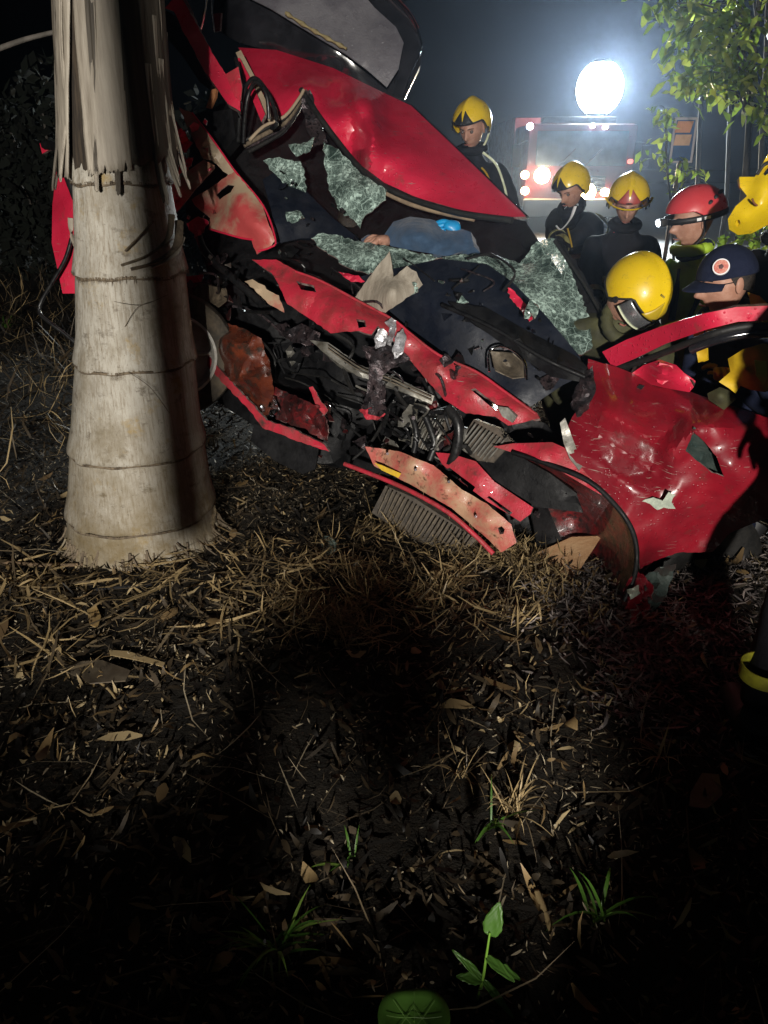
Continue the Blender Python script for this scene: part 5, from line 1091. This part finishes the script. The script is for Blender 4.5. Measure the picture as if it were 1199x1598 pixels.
for k, (x, Yk) in enumerate(((1092, 13.5), (1138, 14.8), (1190, 11.5))):
    tree(('slim dim trunk nearest to the sign in the dark trees', 'dim trunk farther back between the slim trees', 'dim trunk at the right edge behind the leaves')[k],
         [at(x-4, 330, Yk)*1., at(x, 200, Yk), at(x+6, 60, Yk), at(x+8, -150, Yk)], [at(x+random.uniform(-60, 60), y, Yk+random.uniform(-.8, .8)) for y in (-90, -60, -30)], 20, .35, .2, 30+k, .045, 'dim trees behind the sign')
for o in list(bpy.data.objects):      # trunks reach into the soil
    if o.name.startswith('trunk') and o.parent and o.parent.name.startswith('leafy_tree'):
        me = o.data; v0 = [v for v in me.vertices][:10]
        for v in v0: v.co.z = -.1

# ================================================================== small plants and scraps in the foreground
def blade_geo(p, d, l, wd, droop, V, Fc, seg=6):
    d = Vector(d).normalized(); s = d.cross(Vector((0, 0, 1))); s = s.normalized() if s.length > .01 else Vector((1, 0, 0)); b = len(V)
    for i in range(seg+1):
        t = i/seg; q = p+d*(l*t)-Vector((0, 0, droop*l*t*t)); w_ = wd*(.55+.9*t if t < .4 else (1-t)/.6*.9+.02)
        V += [q-s*w_*.5, q+Vector((0, 0, -.12*w_)), q+s*w_*.5]
    for i in range(seg):
        k = b+i*3; Fc += [(k, k+1, k+4, k+3), (k+1, k+2, k+5, k+4)]
def tuft(px, py, n, l, wd, label, seed, m=GREEN, spread=1., name='grass_tuft'):
    g = random.Random(seed); u = (799-py)/F; d = Vector(((px-599.5)/F, CP+u*SP, -SP+u*CP)); p = Vector((0, 0, CAM_H))+d*(CAM_H/-d.z); p.z = ground_z(p.x, p.y)
    V = []; Fc = []
    for _ in range(n):
        a = g.uniform(0, 6.283); e = g.uniform(.3, 2.2)
        blade_geo(p+Vector((g.uniform(-.02, .02), g.uniform(-.02, .02), 0)), (math.cos(a)*spread, math.sin(a)*spread, e), l*g.uniform(.5, 1.2), wd*g.uniform(.6, 1.2), g.uniform(.2, .9), V, Fc)
    o = mesh_obj(name, V, Fc, m); tag(o, label, 'grass'); return o
tuft(430, 1470, 34, .20, .008, 'bright green grass tuft in the dark foreground, left of centre', 1)
tuft(930, 1440, 10, .22, .010, 'long-bladed green grass tuft at lower right', 2)
tuft(770, 1290, 8, .16, .011, 'small green grass tuft beside the dry straw clump', 3)
tuft(545, 1340, 8, .12, .009, 'faint little green weed tuft right of the bright tuft', 4)
tuft(800, 1270, 40, .26, .006, 'dry brown straw clump standing in the middle foreground', 5, STRAW, .5)
tuft(720, 1210, 22, .18, .005, 'low dry straw tuft behind the standing clump', 6, STRAW, .9)
tuft(20, 560, 14, .25, .02, 'dim green weed at the left edge near the palm', 7)
tuft(46, 330, 26, .34, .014, 'tall dry yellowish grass at the left edge behind the palm', 8, STRAW, .7)
tuft(60, 420, 18, .3, .012, 'shorter dry grass in front of the tall yellowish grass', 9, STRAW, .8)
tuft(1030, 1180, 16, .14, .006, 'dry grass clump on the chip mulch at right', 10, STRAW, 1.1)
def gp(px, py):
    u = (799-py)/F; d = Vector(((px-599.5)/F, CP+u*SP, -SP+u*CP)); p = Vector((0, 0, CAM_H))+d*(CAM_H/-d.z); return p
def seedling():
    p = gp(745, 1560); z = ground_z(p.x, p.y); p.z = z
    t = thing('seedling', p, 'broad-leaved green seedling at the bottom of the picture', 'plant')
    def leafb(nm, base, tip, wd, lobes, fold=.15):
        base, tip = Vector(base), Vector(tip); d = (tip-base); l = d.length; d.normalize(); s = d.cross(Vector((0, -.35, 1))).normalized(); u = s.cross(d); V = []; Fc = []; n = 18
        for i in range(n+1):
            t_ = i/n; w_ = wd*math.sin(math.pi*min(1, t_**.62))**.75*(1+lobes*.28*math.sin(t_*26))+.0006
            c = base+d*l*t_-u*.10*l*t_*t_
            for k in range(-4, 5): V.append(c+s*w_*k/4+u*(fold*w_*abs(k)/4+.0012*math.sin(t_*13+abs(k)*2.1)))
        for i in range(n):
            for k in range(8): j = i*9+k; Fc.append((j, j+1, j+10, j+9))
        o = mesh_obj(nm, V, Fc, GREEN, t); o.modifiers.new('t', 'SOLIDIFY').thickness = .0008
    stem = [p, p+Vector((.01, .01, .05)), p+Vector((.015, .02, .11)), p+Vector((.02, .03, .17))]
    tube('stem', stem, lambda s: .004-.002*s, mat('green_stem', (.12, .24, .03), rough=.4), t, world=True)
    leafb('leaf', stem[3]-Vector((0, 0, .01)), stem[3]+Vector((.018, .02, .06)), .019, .18)
    leafb('leaf', stem[1], stem[1]+Vector((-.055, .0, .012)), .012, .3); leafb('leaf', stem[2], stem[2]+Vector((.075, -.02, -.045)), .010, .2)
    leafb('leaf', stem[2], stem[2]+Vector((.05, -.05, .0)), .010, .2); leafb('leaf', stem[1], stem[1]+Vector((-.06, .03, .05)), .008, .2); leafb('leaf', stem[1], stem[1]+Vector((.06, -.06, -.03)), .008, .2)
    q = gp(645, 1640); q.z = ground_z(q.x, q.y)+.09
    t = thing('round_leaf_plant', (q.x, q.y, q.z-.07), 'single large round green leaf cut by the bottom edge', 'plant')
    V = [q+Vector((0, 0, .0))]; n = 40
    for r_ in (.25, .5, .75, 1.):
        for i in range(n):
            a = 2*math.pi*i/n; rr = .070*r_*(1-.10*max(0, math.cos(a-1.57))**8+.03*math.sin(a*3)); V.append(q+Vector((math.cos(a)*rr, math.sin(a)*rr*.95, .012*r_*r_+.0012*math.cos(a*5+.7)*r_)))
    Fc = [(0, 1+i, 1+(i+1) % n) for i in range(n)]+[(1+k*n+i, 1+(k+1)*n+i, 1+(k+1)*n+(i+1) % n, 1+k*n+(i+1) % n) for k in range(3) for i in range(n)]
    o = mesh_obj('leaf', V, Fc, GREEN, t); o.modifiers.new('t', 'SOLIDIFY').thickness = .001
    for k, (vx, vy) in enumerate(((0, -.058), (-.045, -.034), (.045, -.036), (-.054, .006), (.054, .004), (-.04, .036), (.042, .034))):
        b0 = Vector((.002, .052, .0105)) if k == 0 else Vector((.0, .045-.02*((k+1)//2), .0075))
        tube('leaf_vein', [q+b0, q+b0.lerp(Vector((vx, vy, .010)), .5)-Vector((0, 0, .003)), q+Vector((vx, vy, .0115))], .0005, mat('leaf_vein', (.09, .17, .04), rough=.5), o, world=True, n=4, seg=5)
    tube('stem', [q, q+Vector((.005, .01, -.04)), q+Vector((.01, .01, -.075))], .002, MATS['green_stem'], t, world=True)
seedling()
def stick(pts, r_, label, m=None, h=.015):
    P = []
    for x, y in pts: p = gp(x, y); p.z = ground_z(p.x, p.y)+h; P.append(p)
    V, Fc = tube_geo(spline(P, 5), lambda s: r_*(1-.4*s), 7); o = mesh_obj('stick', V, Fc, m or mat('stick_wood', (.17, .11, .06), (.09, .06, .035), rough=.8, scale=30, bump=.5), None); tag(o, label, 'stick')
stick([(0, 880), (80, 888), (150, 886), (180, 890)], .010, 'long thin stick lying in front of the palm base at left')
stick([(300, 1432), (345, 1455), (400, 1488), (416, 1498)], .004, 'reddish twig lying below the bright grass tuft')
stick([(165, 1527), (220, 1512), (258, 1502), (300, 1516)], .003, 'thin bent twig near the lower left corner')
stick([(136, 1555), (190, 1572), (240, 1592)], .003, 'pale straight twig at the bottom left')
stick([(140, 1055), (172, 1080), (190, 1110)], .006, 'short stick leaning in the leaf litter left', STRAW)
stick([(836, 1400), (848, 1430), (860, 1470)], .010, 'stubby pale stem standing at lower right of centre', STRAW)
# slab of plastic trim in front of the palm and other car debris
def debris(name, o, m, label, cat, **k):
    P = []
    for x, y in o: P.append((x, y, gp(x, y).y))
    ob = sheet(name, [(x, y, max(.7, Y-.03)) for x, y, Y in P], m, None, rel=False, step=7, **k); tag(ob, label, cat); return ob
debris('plastic_trim', [(122, 888), (200, 884), (308, 876), (318, 886), (290, 900), (230, 912), (150, 918), (128, 908)], BLACK, 'flat black trim strip lying before the palm base', 'car trim', thick=.012)
debris('plastic_shard', [(58, 848), (80, 836), (108, 834), (112, 856), (90, 858)], BLACK, 'small black plastic shard left of the palm base', 'car trim', thick=.006)
debris('glass_shard', [(498, 842), (512, 836), (526, 848), (520, 866), (508, 874), (504, 858)], GLASS, 'pale broken glass shard in the straw below the bumper', 'glass shard', thick=.005, jag=1.5)
debris('plastic_shard', [(560, 896), (596, 890), (610, 920), (580, 936)], BLACK, 'dark broken plastic piece in the straw heap', 'car trim', thick=.01, crumple=.02)
debris('flat_leaf', [(100, 1046), (118, 1032), (160, 1030), (204, 1046), (196, 1062), (140, 1066)], mat('brown_leaf', (.10, .08, .055), (.06, .045, .03), rough=.4, scale=9), 'large flat brown leaf on the litter at left', 'leaf', thick=.004, crumple=.02)
debris('curled_leaf', [(136, 952), (150, 944), (158, 962), (152, 980), (140, 974)], mat('tan_leaf', (.36, .25, .10), (.28, .18, .07), rough=.5, scale=14), 'curled tan leaf standing up before the palm', 'leaf', thick=.003, crumple=.02)
debris('pale_leaf', [(170, 1014), (200, 1016), (258, 1034), (262, 1042), (214, 1030), (172, 1022)], STRAW, 'slender pale yellowish leaf lying left of the shadow', 'leaf', thick=.002)
debris('pale_leaf', [(30, 892), (60, 908), (104, 930), (122, 950), (90, 936), (50, 918)], STRAW, 'torn pale leaf blade left of the black trim strip', 'leaf', thick=.002)
debris('upright_leaf', [(1078, 1236), (1096, 1206), (1122, 1208), (1128, 1240), (1104, 1262), (1076, 1258)], MATS['brown_leaf'], 'broad brown dead leaf standing at right foreground', 'leaf', thick=.003)
tube('bare_branch', [at(-60, 98, 3.12), at(20, 68, 3.1), at(60, 56, 3.1), at(130, 40, 3.1)], lambda s: .010*(1-.3*s), MATS['tree_bark'], None, world=True)
tag(bpy.data.objects['bare_branch'], 'thin bare branch sticking out left from the palm trunk', 'branch')

# work lamp that lights the front: tripod behind the photographer
def work_lamp():
    p = LAMP_POS; d = (LAMP_AIM-p).normalized()
    t = thing('tripod_work_lamp', (p.x, p.y, 0), 'rescue work lamp on a tripod behind the photographer', 'work lamp')
    M = Matrix.Translation(p-d*.10) @ aim(d)
    lathe('lamp_head', [(.001, -.1), (.10, -.09), (.13, .02), (.12, .02), (.11, -.01)], BLACK, t, M, 24)
    lathe('lamp_lens', [(.001, .0), (.11, -.005)], mat('work_lens', (1, 1, 1), rough=.3, emit=(1, .93, .8), estr=20), t, M, 24)
    tube('pole', [Vector((p.x, p.y, .5)), p-d*.15-Vector((0, 0, .08))], .02, ALU, t, world=True, n=2)
    for k in range(3):
        a = k*2.094; tube('leg', [Vector((p.x, p.y, .95)), Vector((p.x+math.cos(a)*.5, p.y+math.sin(a)*.5, .0))], .014, ALU, t, world=True, n=2)
work_lamp()
def shading_palm():     # unseen palm, added so its hanging frond shades the big trunk's right side
    X, Y = -2.6, -1.4
    t = thing('palm_tree', (X, Y, 0), 'second palm behind the photographer with a dead hanging frond', 'palm tree')
    tube('trunk', [Vector((X, Y, -.1)), Vector((X, Y, 1.5)), Vector((X+.05, Y, 3.2)), Vector((X+.1, Y, 4.8))], lambda s: .19-.06*s, BARK, t, world=True, seg=20, n=8)
    for k in range(8):
        a = k*.785; tube('frond', [Vector((X+.1, Y, 4.75)), Vector((X+math.cos(a)*.9, Y+math.sin(a)*.9, 5.4)), Vector((X+math.cos(a)*1.8, Y+math.sin(a)*1.8, 4.9))], lambda s: .05-.04*s, GREEN, t, world=True, flat=.25)
    tube('shading_frond', [Vector((X+.1, Y, 4.7)), Vector((-1.4, -1.0, 5.0)), Vector((-.62, -.65, 4.2)), Vector((-.48, -.6, 3.0)), Vector((-.470, -.6, 2.0)), Vector((-.474, -.6, 1.02))], lambda s: .045 if s < .4 else .066-.008*s, DARKSH, t, world=True, seg=10, n=10)
shading_palm()
LIGHT_GAPS = [gp(430, 1440)+Vector((0, 0, .08)), gp(400, 1430)+Vector((0, 0, .06)), gp(470, 1420)+Vector((0, 0, .1)), gp(450, 1460)+Vector((0, 0, .16)), gp(610, 1620)+Vector((0, 0, .09)), gp(680, 1610)+Vector((0, 0, .1)), gp(960, 1420)+Vector((0, 0, .12)), gp(900, 1430)+Vector((0, 0, .1)), gp(760, 1500)+Vector((0, 0, .1)), gp(645, 1630)+Vector((0, 0, .08)), gp(930, 1410)+Vector((0, 0, .08)), gp(780, 1240), gp(760, 1200)]   # holes cut in the foliage to let lamp light onto chosen plants
def shrub(cx, cy_, wx, h, n, label, seed):     # unseen shrubs added behind the photographer to shade the near ground
    g = np.random.default_rng(seed); t = thing('shade_shrub', (cx, cy_, 0), label, 'shrub', 'added shade shrubs behind the photographer'); V = []; Fc = []
    for k in range(7):
        a = g.uniform(0, 6.28); e = Vector((cx+math.cos(a)*wx*.6, cy_+math.sin(a)*.2, h*g.uniform(.6, .95)))
        tube('stem', [Vector((cx+g.uniform(-.06, .06), cy_, -.05)), Vector((cx, cy_, h*.3)).lerp(e, .4), e], lambda s: .016-.011*s, MATS['tree_bark'], t, world=True, seg=6)
    for _ in range(n):
        q = Vector((cx+g.normal(0, .5)*wx, cy_+g.normal(0, .14), h*g.uniform(.03, 1)**.8)); q.z = min(q.z, h*(1-.5*min(1, abs(q.x-cx)/wx)**3)*g.uniform(.9, 1.02))
        if any((q-(LAMP_POS+(T-LAMP_POS)*((q.y-LAMP_POS.y)/(T.y-LAMP_POS.y)))).length < .085 for T in LIGHT_GAPS): continue
        l = g.uniform(.06, .13)*(1.5 if q.z < h*.78 else .8); yaw = g.uniform(0, 6.283); d = Vector((math.cos(yaw), math.sin(yaw), g.uniform(-.8, .6))).normalized(); s_ = d.cross(Vector((g.normal(0, .6), g.normal(0, .6), 1))).normalized(); b = len(V)
        V += [q, q+d*l*.5-s_*l*.22, q+d*l*.5+s_*l*.22, q+d*l]; Fc += [(b, b+1, b+3, b+2)]
    mesh_obj('foliage', V, Fc, GREEN, t, smooth=False)
shrub(-1.35, -1.2, .40, .99, 3400, 'low added shade shrub farthest left behind the photographer', 61)
shrub(-.68, -1.2, .36, .97, 2800, 'lowest added shade shrub behind the photographer', 62)
shrub(-.06, -1.25, .34, 1.14, 4400, 'middle added shade shrub behind the photographer', 63)
shrub(.50, -1.2, .32, 1.13, 3400, 'tall added shade shrub right behind the photographer', 64)
shrub(1.15, -1.2, .36, 1.16, 2600, 'tall added shade shrub farthest right behind the photographer', 65)
def bush(x, y, h, label, seed):  # bushes added to keep the flood light off the left ground
    g = np.random.default_rng(seed); t = thing('shade_bush', (x, y, 0), label, 'bush', 'added dark bushes blocking the flood light'); V = []; Fc = []
    for k in range(5):
        a = k*1.26; tube('stem', [Vector((x, y, -.05)), Vector((x+math.cos(a)*.3, y+math.sin(a)*.2, h*.5)), Vector((x+math.cos(a)*.6, y+math.sin(a)*.4, h*.85))], lambda s: .03-.02*s, MATS['tree_bark'], t, world=True, seg=6)
    for _ in range(3200):
        v = Vector(tuple(g.normal(0, 1, 3))).normalized()*g.random()**.35; q = Vector((x+v.x*1.15, y+v.y*.7, h*.52+v.z*h*.5+.12*math.sin(v.x*7+seed)))
        if q.z < .02: continue
        l = g.uniform(.10, .22); d = Vector(tuple(g.normal(0, 1, 3))).normalized(); s_ = d.cross(Vector(tuple(g.normal(0, 1, 3)))).normalized(); b = len(V)
        V += [q, q+d*l*.5-s_*l*.25, q+d*l*.5+s_*l*.25, q+d*l]; Fc += [(b, b+1, b+3, b+2)]
    mesh_obj('foliage', V, Fc, BUSHL, t, smooth=False)
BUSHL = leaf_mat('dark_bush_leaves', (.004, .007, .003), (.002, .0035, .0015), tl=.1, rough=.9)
bush(-5.6, 9.5, 2.6, 'added dark bush farthest left in the night behind the palm', 81); bush(-3.7, 9.0, 2.4, 'added dark bush directly behind the palm trunk', 82); bush(-1.9, 9.3, 2.2, 'added dark bush behind the left half of the car roof', 83)

# ================================================================== damp night air round the lamps
def haze():
    bm = box_bm(60, 62, 8, Matrix.Translation((2, 20, 2.6)))
    m = bpy.data.materials.new('damp_air'); m.use_nodes = True; nt = m.node_tree; nt.nodes.remove(nt.nodes['Principled BSDF'])
    v = nt.nodes.new('ShaderNodeVolumePrincipled'); v.inputs['Color'].default_value = (.56, .72, 1, 1); v.inputs['Density'].default_value = HAZE_D; v.inputs['Anisotropy'].default_value = .86
    nt.links.new(v.outputs[0], nt.nodes['Material Output'].inputs['Volume'])
    o = bm_obj('haze', bm, m, None, smooth=False); o['kind'] = 'stuff'; o['label'] = 'damp night air glowing round the lamps'; o['category'] = 'haze'
HAZE_D = .0008
haze()
